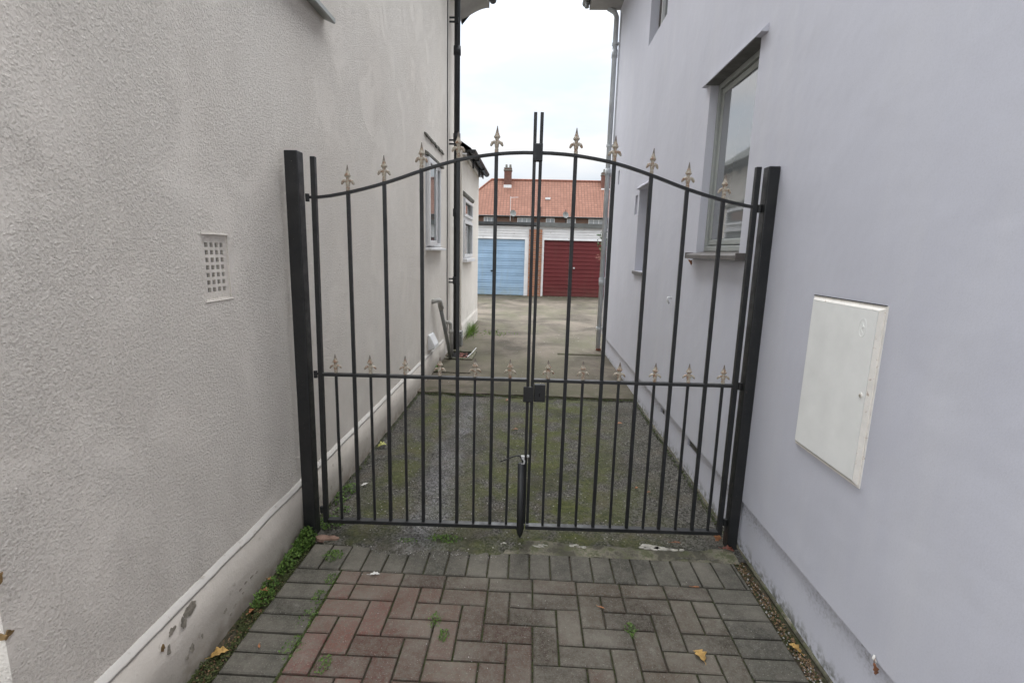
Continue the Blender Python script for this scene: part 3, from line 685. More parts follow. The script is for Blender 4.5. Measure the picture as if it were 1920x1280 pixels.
# bell drip along the bottom edge of the render
box(bm, RW+.3, 7, -2.2, -1.9, -.1, 4.9); box(bm, RW+.321, 7, 7.42, 7.66, -.1, 4.9); box(bm, 6.8, 7, -1.9, 7.42, -.1, 4.9)
obj('wall', bm, M['smooth'], rh)
[obj('slot_back', bx(RW+.09, RW+.10, *q_), M['lichen'], rh) for q_ in (S1, S2)]
V1 = (3.14, 3.36, .195, .245); V2 = (3.98, 4.10, .19, .235)
bm = wallplane(B(), RW+.018, -2.2, 7.645, -.1, .271, [V1, V2], .28)
obj('plinth', bm, M['smoothp'], rh)
for v in (V1, V2):
    bm = B()
    for k in range(4): prism(bm, [(RW+.03, v[2]+.012*k), (RW+.05, v[2]+.012*k+.008), (RW+.05, v[2]+.012*k)], v[0]+.002, v[1]-.002, 1)
    box(bm, RW+.055, RW+.06, v[0], v[1], v[2], v[3]); obj('air_vent', bm, M['lichen'], rh)
bm = B()
prism(bm, [(RW+.017, -.02), (RW+.008, -.006), (RW+.011, .002), (RW+.019, .006)], -2.2, 7.6, 1); obj('footing', bm, M['mortar'], rh)
roof('roof', .69, 7.6, 4.1, -2.6, 7.68, 5.08, 7.3, M['gtile'], rh)
obj('soffit', bx(.70, RW+.1, -2.4, 7.66, 4.80, 4.86), M['soffit'], rh)
bm = bx(.685, .70, -2.4, 7.665, 4.80, 4.97); obj('fascia', bm, M['soffit'], rh)
gutter(.638, -2.4, 7.70, 4.90, .052, M['grey'], rh)
bm = tube(B(), [(.64, 7.55, 4.78), (.64, 7.55, 4.90)], .03, 10); obj('gutter_outlet', bm, M['grey'], rh)
# pale downpipe at the back corner
X0 = 1.062; Y0 = 7.62
bm = tube(B(), [(X0, Y0, .03), (X0, Y0, 4.70), (X0-.03, Y0, 4.76), (X0-.12, Y0, 4.81)], .035, 14)
for z in (1.02, 4.18, 2.6): tube(bm, [(X0, Y0, z), (X0, Y0, z+.10)], .042, 14)
dp = obj('downpipe', bm, M['palegrey'], rh, True)
for z in (.35, 1.10, 3.0, 4.34):
    bm = B(); tube(bm, [(X0, Y0, z), (X0, Y0, z+.03)], .045, 14); box(bm, X0, RW, Y0-.03, Y0-.012, z, z+.03); obj('bracket', bm, M['palegrey'], dp)
bm = bx(X0-.03, X0+.04, Y0-.05, Y0+.03, .0, .05); obj('pipe_shoe', bm, M['ridge'], dp)
obj('cable_or_shade_line', tube(B(), [(RW-.006, 7.50, .3+.44*i) for i in range(11)], .006, 6), M['palegrey'], rh)
# near window with projecting drip, deep reveal and metal sill
FX = 1.162; y0, y1, z0, z1 = RB
bm = framey(B(), FX, FX+.07, y0, y1, z0+.012, z1, .034)
ww = obj('window', bm, M['framegrey'], rh, bev=.004)
obj('sash', framey(B(), FX+.014, FX+.06, y0+.038, y1-.038, z0+.052, z1-.038, .036), M['framegrey'], ww, bev=.006)
obj('pane', bx(FX+.018, FX+.024, y0+.074, y1-.074, z0+.088, z1-.074), M['glassr'], ww)
bm = prism(B(), [(RW+.05, z1+.002), (RW-.034, z1+.001), (RW-.034, z1+.006), (RW-.001, z1+.040), (RW+.05, z1+.040)], 2.70, 3.565, 1)
obj('drip_mould', bm, M['smooth'], rh)
bm = prism(B(), [(FX+.01, z0+.011), (RW-.047, z0-.008), (RW-.052, z0-.012), (RW-.052, z0-.034), (RW-.044, z0-.034), (RW-.042, z0-.018), (FX+.01, z0-.008)], y0-.09, y1+.05, 1)
si = obj('sill', bm, M['sill'], ww)
for e in (y0-.10, y1+.05): obj('end_cap', bx(RW-.055, RW+.0, e, e+.012, z0-.037, z0+.002), M['sill'], rh, bev=.003)
obj('lintel_soffit', bx(RW-.030, FX, y0+.001, y1-.001, z1-.005, z1+.0008), M['wsoff'], rh)  # thin plate of darker grey under the lintel
# middle window, deep and narrow
y0, y1, z0, z1 = RM
ww = obj('window', framey(B(), RW+.13, RW+.19, y0, y1, z0, z1, .05), M['white'], rh, bev=.003); obj('pane', bx(RW+.15, RW+.16, y0+.05, y1-.05, z0+.05, z1-.05), M['glassn'], ww)
obj('sill', bx(RW-.022, RW+.128, y0-.02, y1+.03, z0-.035, z0-.001), M['sill'], ww, bev=.004)
obj('drip_mould', prism(B(), [(RW-.03, z1+.002), (RW-.03, z1+.014), (RW, z1+.04), (RW+.02, z1+.04), (RW+.02, z1+.002)], y0-.05, y1+.04, 1), M['smooth'], rh)
# upper window
y0, y1, z0, z1 = RU
ww = obj('window', framey(B(), RW+.10, RW+.17, y0, y1, z0, z1, .055), M['white'], rh, bev=.004); obj('pane', bx(RW+.13, RW+.14, y0+.055, y1-.055, z0+.055, z1-.055), M['glassn'], ww)
obj('edge_strip', bx(RW+.085, RW+.099, y1-.025, y1-.002, z0+.002, z1-.002), M['sill'], ww)
# meter box
mb = bx(RW-.004, RW+.02, 1.587, 1.996, .752, 1.358)
mb = obj('meter_box', mb, M['boxedge'], rh)
def lid(x0, x1, y0, y1, z0, z1, ch):
    bm = B(); a = [bm.verts.new(p) for p in ((x0, y0, z0), (x0, y1, z0), (x0, y1, z1), (x0, y0, z1))]
    m_ = [bm.verts.new(p) for p in ((x1+.006, y0, z0), (x1+.006, y1, z0), (x1+.006, y1, z1), (x1+.006, y0, z1))]
    b = [bm.verts.new(p) for p in ((x1, y0+ch, z0+ch*.5), (x1, y1-ch*.3, z0+ch*.5), (x1, y1-ch*.3, z1-ch*.5), (x1, y0+ch, z1-ch*.5))]
    for p, q in ((a, m_), (m_, b)):
        for i in range(4): bm.faces.new((p[i], p[(i+1) % 4], q[(i+1) % 4], q[i]))
    return bm, b
bm, b = lid(RW-.002, RW-.013, 1.594, 1.989, .760, 1.350, .017)
obj('rim', bm, M['boxedge'], mb)
bm = bx(RW-.0145, RW-.003, 1.612, 1.981, .770, 1.340)
dr = obj('door', bm, M['box'], mb)
obj('gap', bx(RW-.006, RW+.001, 1.594, 1.996, 1.3582, 1.3605), M['dark'], mb)  # near-black strip painting the shadow line along the box top
bm = B(); ring = [(RW-.0145, 1.673+.018*cos(a), 1.279+.030*sin(a)) for a in [2*pi*i/28 for i in range(29)]]
tube(bm, ring, .0010, 6, False)
tube(bm, [(RW-.0148, 1.678, 1.297), (RW-.0148, 1.667, 1.282), (RW-.0148, 1.679, 1.276), (RW-.0148, 1.670, 1.260)], .0011, 6)
obj('badge', bm, M['box'], dr)
obj('lock', tube(B(), [(RW-.008, 1.632, 1.060), (RW-.0165, 1.632, 1.060)], .0085, 14), M['boxedge'], dr)
obj('keyhole', tube(B(), [(RW-.0162, 1.633, 1.058), (RW-.0172, 1.633, 1.058)], .005, 12), M['chip'], dr)
# little wall hook
bm = tube(B(), [(RW+.005, 3.99, 1.165), (RW-.03, 3.985, 1.165), (RW-.034, 3.98, 1.145), (RW-.015, 3.99, 1.12)], .008, 8); obj('hook', bm, M['white'], rh, True)

# ------------------------------------------------------------------ gate posts and gate leaves
def gpost(x0, x1, y0, y1, h, label):
    t = thing('gate_post', label, 'post', ((x0+x1)/2, (y0+y1)/2, 0), 0, 'square black gate posts')
    obj('post', bx(x0, x1, y0, y1, -.08, h), M['gate'], t, bev=.004); return t
pl = gpost(-1.149, -1.086, 2.352, 2.415, 1.925, 'square black steel gate post against the rough cream wall on the left')
pr = gpost(1.060, 1.1115, 2.405, 2.464, 1.905, 'square black steel gate post against the smooth lilac-grey wall on the right')
ROT = .0235
def gp(x, z, dy=0):
    x = x*(1+.0095*x); return Vector((x*cos(ROT)-dy*sin(ROT), 2.42+x*sin(ROT)+dy*cos(ROT), z))
def gbox(bm, x0, x1, z0, z1, d0, d1):
    v = [bm.verts.new(gp(a, c, b)) for c in (z0, z1) for (a, b) in ((x0, d0), (x1, d0), (x1, d1), (x0, d1))]
    for f in ((0, 3, 2, 1), (4, 5, 6, 7), (0, 1, 5, 4), (1, 2, 6, 5), (2, 3, 7, 6), (3, 0, 4, 7)): bm.faces.new([v[i] for i in f])
    return bm
def gbar(bm, x0, x1, z0, z1, d0, d1, a, b):
    v = [bm.verts.new(gp(p+o_, z, q)) for z, o_ in ((z0, a), ((z0+z1)/2, (a+b)/2+random.uniform(-.0015, .0015)), (z1, b)) for (p, q) in ((x0, d0), (x1, d0), (x1, d1), (x0, d1))]
    bm.faces.new(v[0:4]); bm.faces.new(v[8:12])
    for k in (0, 4):
        for i in range(4): bm.faces.new((v[k+i], v[k+(i+1) % 4], v[k+4+(i+1) % 4], v[k+4+i]))
    return bm
def arch(x):
    K = [(0, 1.945), (.09, 1.944), (.18, 1.938), (.36, 1.909), (.53, 1.858), (.70, 1.797), (.875, 1.750), (.96, 1.733), (1.045, 1.722)]; x = abs(x)
    for (a, p), (b, q) in zip(K, K[1:]):
        if x <= b:
            return p+(q-p)*(x-a)/(b-a)
    return K[-1][1]
def archs(x):
    return sum(arch(x+d)*w_ for d, w_ in ((-.08, .1), (-.05, .2), (0, .4), (.05, .2), (.08, .1))) if abs(x) < .96 and abs(x) > .08 else arch(x)
def finial_bm(k=1.0):
    bm = B(); P_ = [(0, .0075), (.014, .0075), (.018, .0062), (.030, .0085), (.044, .0075), (.054, .0062), (.060, .0075), (.066, .0125), (.069, .0125), (.078, .0085), (.092, .0048), (.104, .0028), (.116, .0012)]
    rings = []
    for z, r in P_: rings.append([bm.verts.new((1.22*r*cos(a), r*sin(a), z*k)) for a in [2*pi*i/8+pi/8*0 for i in range(8)]])
    for a, b in zip(rings, rings[1:]):
        for i in range(8): bm.faces.new((a[i], a[(i+1) % 8], b[(i+1) % 8], b[i]))
    bm.faces.new(rings[0][::-1]); bm.faces.new(rings[-1])
    for s in (-1, 1):
        tube(bm, [(s*.001, 0, .028*k), (s*.006, -.001, .040*k), (s*.013, -.002, .0455*k), (s*.020, -.002, .042*k), (s*.0255, -.001, .033*k), (s*.0285, 0, .027*k)], [.0045, .0062, .0074, .0074, .0060, .0030], 8, True, .8)
    return bm
f1 = None
LONG = {-1: [.880, .706, .529, .356, .179], 1: [.186, .364, .537, .705, .874]}
SHORT = {-1: [.972, .795, .620, .443, .266, .090], 1: [.100, .272, .450, .625, .790, .958]}
fin_me = {}
def finial(x, z, k, leaf, lo):
    if k not in fin_me:
        me = bpy.data.meshes.new('finial'); bm = finial_bm(k); bmesh.ops.recalc_face_normals(bm, faces=bm.faces); bm.to_mesh(me); bm.free(); me.materials.append(M['gold'])
        fin_me[k] = me
    o = bpy.data.objects.new('finial', fin_me[k]); link(o, leaf)
    o.location = leaf.matrix_local_inv @ gp(x, z); o.rotation_euler = (random.uniform(-.03, .03), random.uniform(-.03, .03), random.uniform(-.25, .25))
class LeafWrap: pass
def add_finial(x, z, k, leaf):
    if k not in fin_me:
        me = bpy.data.meshes.new('finial'); bm = finial_bm(k); bmesh.ops.recalc_face_normals(bm, faces=bm.faces); bm.to_mesh(me); bm.free(); me.materials.append(M['gold'])
        fin_me[k] = me
    o = bpy.data.objects.new('finial', fin_me[k]); link(o, leaf)
    inv = Matrix.LocRotScale(leaf.location, leaf.rotation_euler, None).inverted()
    o.location = inv @ gp(x, z); o.rotation_euler = (random.uniform(-.03, .03), random.uniform(-.03, .03), random.uniform(-.2, .2))
ZB, ZM = .078, .866
def gate_leaf(s, label):
    hx = s*1.038; t = thing('gate_leaf', label, 'gate', gp(hx, 0), ROT, 'pair of black spiked gate leaves')
    mx_ = -.004 if s < 0 else .026
    m = M['gate']
    lean = -.010 if s < 0 else .004
    bm = B(); q = 1.052 if s < 0 else 1.018
    # hinge stile, leaning a touch
    v = []
    for z, dx in ((.062, -.004 if s < 0 else 0), (1.905, .010 if s < 0 else 0)):
        for a, b in ((-.0115, -.0125), (.0115, -.0125), (.0115, .0125), (-.0115, .0125)): v.append(bm.verts.new(gp(s*q+dx+a, z, b)))
    for f in ((0, 3, 2, 1), (4, 5, 6, 7), (0, 1, 5, 4), (1, 2, 6, 5), (2, 3, 7, 6), (3, 0, 4, 7)): bm.faces.new([v[i] for i in f])
    obj('hinge_stile', bm, m, t, bev=.002)
    bm = B(); v = []
    for z, dx in ((.09, .006 if s < 0 else -.006), (2.12, 0)):
        for a, b in ((-.0075, -.008), (.0075, -.008), (.0075, .008), (-.0075, .008)): v.append(bm.verts.new(gp(mx_+dx+a, z, b)))
    for f in ((0, 3, 2, 1), (4, 5, 6, 7), (0, 1, 5, 4), (1, 2, 6, 5), (2, 3, 7, 6), (3, 0, 4, 7)): bm.faces.new([v[i] for i in f])
    obj('meeting_stile', bm, m, t, bev=.0015)
    # rails
    xi, xo = (mx_, s*(q-.010))
    a, b = min(xi, xo), max(xi, xo)
    e_ = (-.004, .0075) if s < 0 else (-.0165, 0)
    obj('bottom_rail', gbox(B(), a+(e_[0] if s > 0 else 0), b+(e_[1] if s < 0 else 0), ZB-.016, ZB+.004, -.017, .017), m, t, bev=.002)
    obj('middle_rail', gbox(B(), a, b, ZM-.007, ZM+.008, -.014, .014), m, t, bev=.002)
    bm = B(); n = 44; R_ = []
    for i in range(n+1):
        x = xi+(s*(q+.012)-xi)*i/n; zc = archs(x-.01)
        R_.append([bm.verts.new(gp(x, zc+dz, dy)) for dz, dy in ((-.0065, -.012), (.0065, -.012), (.0065, .012), (-.0065, .012))])
    for p, r_ in zip(R_, R_[1:]):
        for k in range(4): bm.faces.new((p[k], p[(k+1) % 4], r_[(k+1) % 4], r_[k]))
    bm.faces.new(R_[0]); bm.faces.new(R_[-1][::-1]); obj('arched_rail', bm, m, t, bev=.0015)
    for x in LONG[s]:
        x *= s; obj('long_bar', gbar(B(), x-.0085, x+.0085, ZB+.003, archs(x)+.006, -.0085, .0085, random.uniform(-.003, .003), 0), m, t, bev=.0022)
        add_finial(x, archs(x)+.006, 1.0, t)
    for x in SHORT[s]:
        x *= s; j = random.uniform(-.003, .003)
        obj('short_bar', gbar(B(), x-.0063, x+.0063, ZB+.003, ZM+.012, -.0063, .0063, j, 0), m, t, bev=.0018)
        add_finial(x, ZM+.010, .82, t)
    # hinges
    for z in (1.722, .868, .135):
        bm = tube(B(), [gp(s*(q+.010), z), gp(s*(1.084 if s < 0 else 1.050), z)], .0065, 8); tube(bm, [gp(s*(q+.024), z-.02, -.004), gp(s*(q+.024), z+.016, -.004)], .0095, 10)
        obj('hinge', bm, m, t)
    return t
gl_ = gate_leaf(-1, 'black spiked gate leaf carrying the drop bolt, hung beside the cream wall')
gr_ = gate_leaf(1, 'black spiked gate leaf carrying the lock case, hung beside the lilac wall')
obj('top_keeper', gbox(B(), -.010, .034, 1.907, 1.984, -.016, .016), M['gate'], gr_, bev=.002)
lc = obj('lock_case', gbox(B(), .032, .088, .757, .845, -.012, .016), M['gate'], gr_, bev=.003)
obj('keyhole', gbox(B(), .056, .061, .785, .802, -.0132, -.0118), M['dark'], lc)
obj('lock_keeper', gbox(B(), -.022, .030, .757, .836, -.022, -.009), M['gate'], gl_, bev=.003)
bm = tube(B(), [gp(-.022, .435, -.03), gp(-.018, .06, -.03), gp(-.018, .045, -.03), gp(-.018, .025, -.03)], [.0175, .0175, .014, .004], 18)
db = obj('drop_bolt', bm, M['gate'], gl_, True)
bm = tube(B(), [gp(-.012, .43, -.03), gp(-.016, .455, -.035), gp(-.026, .475, -.037), gp(-.040, .482, -.038), gp(-.062, .477, -.040), gp(-.09, .463, -.040), gp(-.132, .446, -.040)], [.005, .0048, .0045, .004, .0036, .003, .0022], 8)
obj('bolt_handle', bm, M['gate'], db, True)
bm = gbox(B(), -.024, -.006, .463, .478, -.040, -.024); gbox(bm, .006, .018, .466, .474, -.020, -.008); tube(bm, [gp(-.018, .435, -.034), gp(-.008, .44, -.04), gp(-.006, .455, -.04), gp(-.014, .462, -.036)], .004, 6)
obj('bolt_staple', bm, M['steel'], db)

# ------------------------------------------------------------------ garages
def garage(x0, x1, dx0, dx1, door_m, felt, zt0, zt1, label, name='garage', pier=None, ribs=None, fh_=.09):
    t = thing(name, label, 'garage', ((x0+x1)/2, 16.7, 0), 0, 'flat roofed garages across the yard')
    bm = B(); box(bm, x0, x1, 16.76, 22, 1.9, 2.28); box(bm, x0, x0+.1, 16.76, 22, 0, 1.9); box(bm, x1-.1, x1, 16.76, 22, 0, 1.9); box(bm, x0+.1, x1-.1, 21.9, 22, 0, 1.9)
    obj('wall', bm, M['pier'], t)
    # boarded fascia: overlapping white boards
    bm = B(); n = 5
    for i in range(n):
        a = 1.895+i*(.40/n); prism(bm, [(16.70, a), (16.755, a), (16.755, a+.40/n), (16.728, a+.40/n)], x0, x1, 0)
    obj('fascia_board', bm, M['dwhite'], t)
    bm = B(); v = [bm.verts.new(p) for p in ((x0, 16.62, zt0-fh_), (x1, 16.62, zt1-fh_), (x1, 22.1, zt1-.10), (x0, 22.1, zt0-.10), (x0, 16.62, zt0), (x1, 16.62, zt1), (x1, 22.1, zt1-.02), (x0, 22.1, zt0-.02))]
    for f in ((0, 3, 2, 1), (4, 5, 6, 7), (0, 1, 5, 4), (1, 2, 6, 5), (2, 3, 7, 6), (3, 0, 4, 7)): bm.faces.new([v[i] for i in f])
    obj('roof', bm, felt, t)
    bm = B(); fw_ = .065
    box(bm, dx0-fw_, dx0, 16.70, 16.80, 0.012, 1.895); box(bm, dx1, dx1+fw_*(2 if pier else 1), 16.70, 16.80, .012, 1.895); box(bm, dx0, dx1, 16.70, 16.80, 1.865, 1.895)
    obj('door_frame', bm, M['white'], t)
    # ribbed up-and-over door
    zs = []; z = .03; k = 0
    bm = B()
    pat = ribs
    while z < 1.86:
        h = pat[k % len(pat)]; z2 = min(z+h, 1.862)
        prism(bm, [(16.775, z), (16.757, z+.008), (16.757, z2-.010), (16.775, z2-.002), (16.80, z2-.002), (16.80, z)], dx0, dx1, 0); z = z2; k += 1
    obj('door', bm, door_m, t)
    if pier:
        obj('brick_pier', bx(pier[0], pier[1], 16.66, 16.76, 0, 2.20), M['pier'], t)
    return t
g1 = garage(-2.62, .10, -2.40, -.245, M['bdoor'], M['felt'], 2.41, 2.41, 'garage with a pale blue ribbed door and white boarded front across the yard', pier=(-.115, .315), ribs=[.17, .07])
obj('handle', bx(-1.36, -1.28, 16.73, 16.757, .80, .84), M['dark'], g1)
g2 = garage(.104, 3.0, .385, 2.52, M['rdoor'], M['felt2'], 2.425, 2.405, 'garage with a dark red ribbed door and white boarded front across the yard', ribs=[.128], fh_=.135)
obj('handle', tube(B(), [(1.40, 16.73, .98), (1.40, 16.76, .98)], .03, 10), M['steel'], g2)
# kerb line under the doors
struct('door_threshold', bx(-2.6, 3, 16.60, 16.70, 0, .028), M['mortar'])

# ------------------------------------------------------------------ far terraced house
fh = thing('terraced_house', 'brick house far behind the garages with a steep orange-red tiled hipped roof', 'house', (2, 50, 0))
def rooff():
    bm = B(); uvl = bm.loops.layers.uv.new('UVMap')
    XL, XR, yE, yR, zE, zR = -8.3, 24., 49.9, 54., 4.80, 8.70; hx = -4.45
    def face(pts, uv):
        f = bm.faces.new([bm.verts.new(p) for p in pts])
        for l_, q in zip(f.loops, uv): l_[uvl].uv = q
    sl_ = math.hypot(yR-yE, zR-zE)
    face([(XL, yE, zE), (XR, yE, zE), (XR, yR, zR), (hx, yR, zR)], [(XL, 0), (XR, 0), (XR, sl_), (hx, sl_)])
    face([(XL, 58.1, zE), (XL, yE, zE), (hx, yR, zR)], [(0, 0), (8.2, 0), (4.1, sl_)])
    face([(XR, 58.1, zE), (XL, 58.1, zE), (hx, yR, zR), (XR, yR, zR)], [(XR, 0), (XL, 0), (hx, sl_), (XR, sl_)])
    return bm
ro = obj('roof', rooff(), M['tile'], fh)
bm = tube(B(), [(-4.45, 54, 8.72), (24, 54, 8.72)], .11, 8); tube(bm, [(-8.3, 49.9, 4.84), (-4.45, 54, 8.72)], .09, 8); obj('ridge', bm, M['ridge'], ro)
obj('wall', bx(-7.9, 23.8, 50.3, 57.8, -.1, 4.79), M['hbrick'], fh)
obj('gutter', tube(B(), [(-8.3, 49.85, 4.78), (24, 49.85, 4.78)], .07, 8), M['blackp'], fh)
obj('eaves', bx(-8.1, 24, 49.95, 50.3, 4.73, 4.78), M['blackp'], fh)
for a, b in ((-4.85, -3.75), (-1.55, -.15), (1.25, 2.1), (3.3, 4.15), (5.4, 6.9), (8.6, 9.8)):
    wn_ = obj('window', framex(B(), a, b, 50.24, 50.32, 3.55, 4.70, .07), M['white'], fh)
    bm = B(); nn = 3 if b-a > 1 else 2
    for i in range(1, nn): x = a+(b-a)*i/nn; box(bm, x-.035, x+.035, 50.24, 50.30, 3.62, 4.63)
    obj('mullion', bm, M['white'], wn_); obj('pane', bx(a+.07, b-.07, 50.285, 50.297, 3.62, 4.63), M['glassl'], wn_)
def chimney(x0, x1, y0, y1, zb, zt, pots, base=True):
    c = obj('chimney', bx(x0, x1, y0, y1, zb, zt), M['chim'], ro)
    obj('cap', box(bx(x0-.06, x1+.06, y0-.06, y1+.06, zt-.22, zt-.10), x0-.03, x1+.03, y0-.03, y1+.03, zt, zt+.07), M['lichen'], c)
    for p in pots: obj('chimney_pot', tube(B(), [(p, (y0+y1)/2, zt+.07), (p, (y0+y1)/2, zt+.42)], [.13, .10], 10), M['lichen'], c)
    if base: obj('flashing', bx(x0-.03, x1+.03, y0-.04, y0-.003, zb+.25, zb+.55), M['white'], c)
chimney(-3.10, -2.36, 53.1, 53.9, 7.55, 9.72, (-2.9, -2.5))
chimney(6.85, 7.8, 53.1, 53.9, 7.4, 9.45, (7.1, 7.5))
obj('roof_vent', bx(1.15, 1.65, 51.72, 51.85, 6.60, 6.80), M['white'], ro)
# aerials and dishes on the eaves
for x, z in ((-1.95, 5.05), (3.12, 5.0)):
    me_ = B(); ring = []
    cx = Vector((x, 49.6, z)); nrm = Vector((.25, -.9, .35)).normalized(); ua = nrm.cross(Vector((0, 0, 1))).normalized(); va = ua.cross(nrm)
    rr = [[me_.verts.new(cx+r*(cos(a)*ua+1.1*sin(a)*va)-nrm*(.10-.10*(r/.30)**2)) for a in [2*pi*i/18 for i in range(18)]] for r in (.02, .12, .22, .30)]
    for a, b in zip(rr, rr[1:]):
        for i in range(18): me_.faces.new((a[i], a[(i+1) % 18], b[(i+1) % 18], b[i]))
    me_.faces.new(rr[0]); tube(me_, [(x, 49.7, z-.1), (x, 49.95, z-.55)], .025, 6); tube(me_, [cx, cx+nrm*.3], .015, 6)
    obj('satellite_dish', me_, M['grey'], fh)
bm = tube(B(), [(-2.22, 49.7, 4.3), (-2.22, 49.7, 6.6)], .022, 6); tube(bm, [(-2.22, 49.7, 6.5), (-1.5, 49.7, 6.55)], .018, 6)
for k in range(5): tube(bm, [(-2.1+.14*k, 49.5, 6.52), (-2.1+.14*k, 49.9, 6.52)], .010, 5)
obj('aerial', bm, M['white'], fh)
bm = tube(B(), [(.72, 49.75, 4.6), (.72, 49.75, 5.7)], .04, 6); tube(bm, [(3.12, 49.75, 4.2), (3.12, 49.75, 5.5)], .035, 6); obj('mast', bm, M['blackp'], fh)

# ------------------------------------------------------------------ plants
def leafquad(bm, c, d, n, L_, W_, bend=.3):
    d = d.normalized(); s = d.cross(n).normalized(); n = s.cross(d)
    p = [c, c+d*L_*.45+s*W_*.5+n*L_*bend*.3, c+d*L_, c+d*L_*.45-s*W_*.5+n*L_*bend*.3]
    bm.faces.new([bm.verts.new(q) for q in (p[0], p[1], p[2], p[3])])
def rv(): return Vector((random.gauss(0, 1), random.gauss(0, 1), random.gauss(0, 1))).normalized()
def weed_clump(x, y, z, rx, ry, h, n, size, label, cat='weed', mat='weed', name='weed_clump', group='weeds at the foot of the walls'):
    t = thing(name, label, cat, (x, y, z), 0, group)
    bm = B()
    for i in range(n):
        a = random.uniform(0, 2*pi); r = math.sqrt(random.random()); c = Vector((x+rx*r*cos(a), y+ry*r*sin(a), z+h*(1-r*r)*random.uniform(.15, 1)+.003))
        c.x = max(c.x, -1.145) if x < 0 else min(c.x, 1.1)
        d = rv(); d.z = abs(d.z)*.6+.1
        leafquad(bm, c, d, Vector((0, 0, 1))+rv()*.5, size*random.uniform(.6, 1.3), size*random.uniform(.45, .9))
    obj('leaves', bm, M[mat], t)
    bm = B()
    for i in range(max(5, n//14)):
        a = random.uniform(0, 2*pi); r = random.uniform(.1, .8); q = Vector((x+rx*r*cos(a), y+ry*r*sin(a), z+h*(1-r*r)*.7)); b = Vector((x+rx*.4*r*cos(a), y+ry*.4*r*sin(a), z-.008))
        q.x = max(q.x, -1.145) if x < 0 else q.x
        tube(bm, [b, (b+q)/2+rv()*.006, q], .0011, 5)
    obj('stems', bm, M['moss'], t)
    return t
weed_clump(-1.115, 2.285, 0, .045, .11, .075, 520, .017, 'bushy green weed at the foot of the left gate post, outside the gate')
weed_clump(-1.055, 2.47, 0, .07, .06, .05, 300, .014, 'small green weed just behind the left gate post')
weed_clump(-1.115, 2.13, 0, .035, .10, .05, 320, .015, 'green weed trailing down the gap by the cream wall, before the post')
weed_clump(-1.115, 1.945, 0, .035, .045, .045, 170, .013, 'upper of the two small weeds in the gap beside the left paving border')
weed_clump(-1.105, 1.865, 0, .040, .060, .04, 240, .013, 'weed with orange leaves caught in it beside the left paving border')
weed_clump(-1.095, 2.80, .005, .05, .14, .035, 260, .014, 'low weed against the left plinth just inside the gate')
weed_clump(-1.04, 2.60, .003, .05, .05, .03, 90, .012, 'tiny weed sprig beside the foot of the left hinge stile')
weed_clump(-.41, 2.365, 0, .11, .045, .025, 420, .011, 'mossy weed patch where paving meets tarmac, left of the drop bolt')
weed_clump(-.60, 2.33, 0, .07, .03, .018, 180, .010, 'thin weed patch on the crumbling tarmac edge')
weed_clump(-.93, 2.19, 0, .05, .05, .012, 170, .010, 'flat weed patch growing over the grey corner blocks')
weed_clump(-1.115, 6.05, .02, .03, .20, .07, 160, .03, 'weed growing at the wall by the grey waste pipes')
for (x, y, sc, lb) in ((-.87, 1.77, .030, 'weed tuft in the left border joint, third from the gate'), (-.88, 1.90, .022, 'small weed tuft in the left border joint beside red blocks'), (-.87, 2.02, .02, 'weed tuft at the top corner of the red paving'),
                       (-.86, 1.62, .03, 'largest weed tuft in the left border joint, near the bottom'), (-.35, 1.80, .02, 'weed tuft in a joint in the middle left of the red paving'), (-.30, 1.72, .016, 'weed sprig in the red paving between two upright blocks'), (.45, 1.80, .018, 'weed tuft in a joint on the right of the paving'), (-.71, 1.55, .02, 'weed sprig in the lowest red joints on the left')):
    weed_clump(x, y, -.004, sc*1.3, sc*2.2, .014, 80, .009, lb, 'weed', 'weed', 'joint_weed', 'weed tufts in the paving joints')
# grass by the extension and on the concrete
bm = B()
for i in range(420):
    c = Vector((-1.06+random.gauss(0, .05), 8.75+random.gauss(0, .26), .015)); c.x = max(c.x, -1.10)
    d = Vector((random.gauss(.25, .35), random.gauss(0, .35), 1)); L_ = random.uniform(.08, .22)*(1.25 if c.x < -1.04 else .5)
    leafquad(bm, c, d, Vector((1, 0, .2))+rv()*.5, L_, .010)
for i in range(120):
    c = Vector((-.62+random.gauss(0, .16), 8.9+random.gauss(0, .22), .015)); d = Vector((random.gauss(0, .6), random.gauss(0, .6), .6)); leafquad(bm, c, d, rv(), random.uniform(.02, .05), .012)
o = obj('grass', bm, M['grass']); o['kind'] = 'stuff'; tag(o, 'bright green grass at the foot of the rear extension', 'grass')
# moss in the joints and the left gap: one mass
bm = B()
def tuftlet(x, y, z, s):
    for k in range(5):
        d = rv(); d.z = abs(d.z)*.5; leafquad(bm, Vector((x, y, z))+rv()*s*.3, d, Vector((0, 0, 1))+rv()*.6, s*random.uniform(.6, 1.2), s*.6)
for i in range(1500):
    y = 1.2+1.15*random.random(); x = random.uniform(-1.148, -1.068); 
    if noise.noise(Vector((x*10, y*5, 8))) > -.15: tuftlet(x, y, random.uniform(-.012, .004), .008)
for i in range(900):
    tuftlet(IX0+random.gauss(0, .004), random.uniform(1.2, 2.1), -.004, .006)
for i in range(500): tuftlet(random.uniform(1.058, 1.10), random.uniform(1.3, 2.42), -.008, .006)
for i in range(1100):
    y = random.uniform(2.42, 5.0); tuftlet(random.choice((-1.145+abs(random.gauss(0, .02)), 1.105-abs(random.gauss(0, .015)))), y, .006, .009)
for i in range(700): tuftlet(random.uniform(-1.14, 1.09), 5.0+random.gauss(-.006, .014), .008, .012)
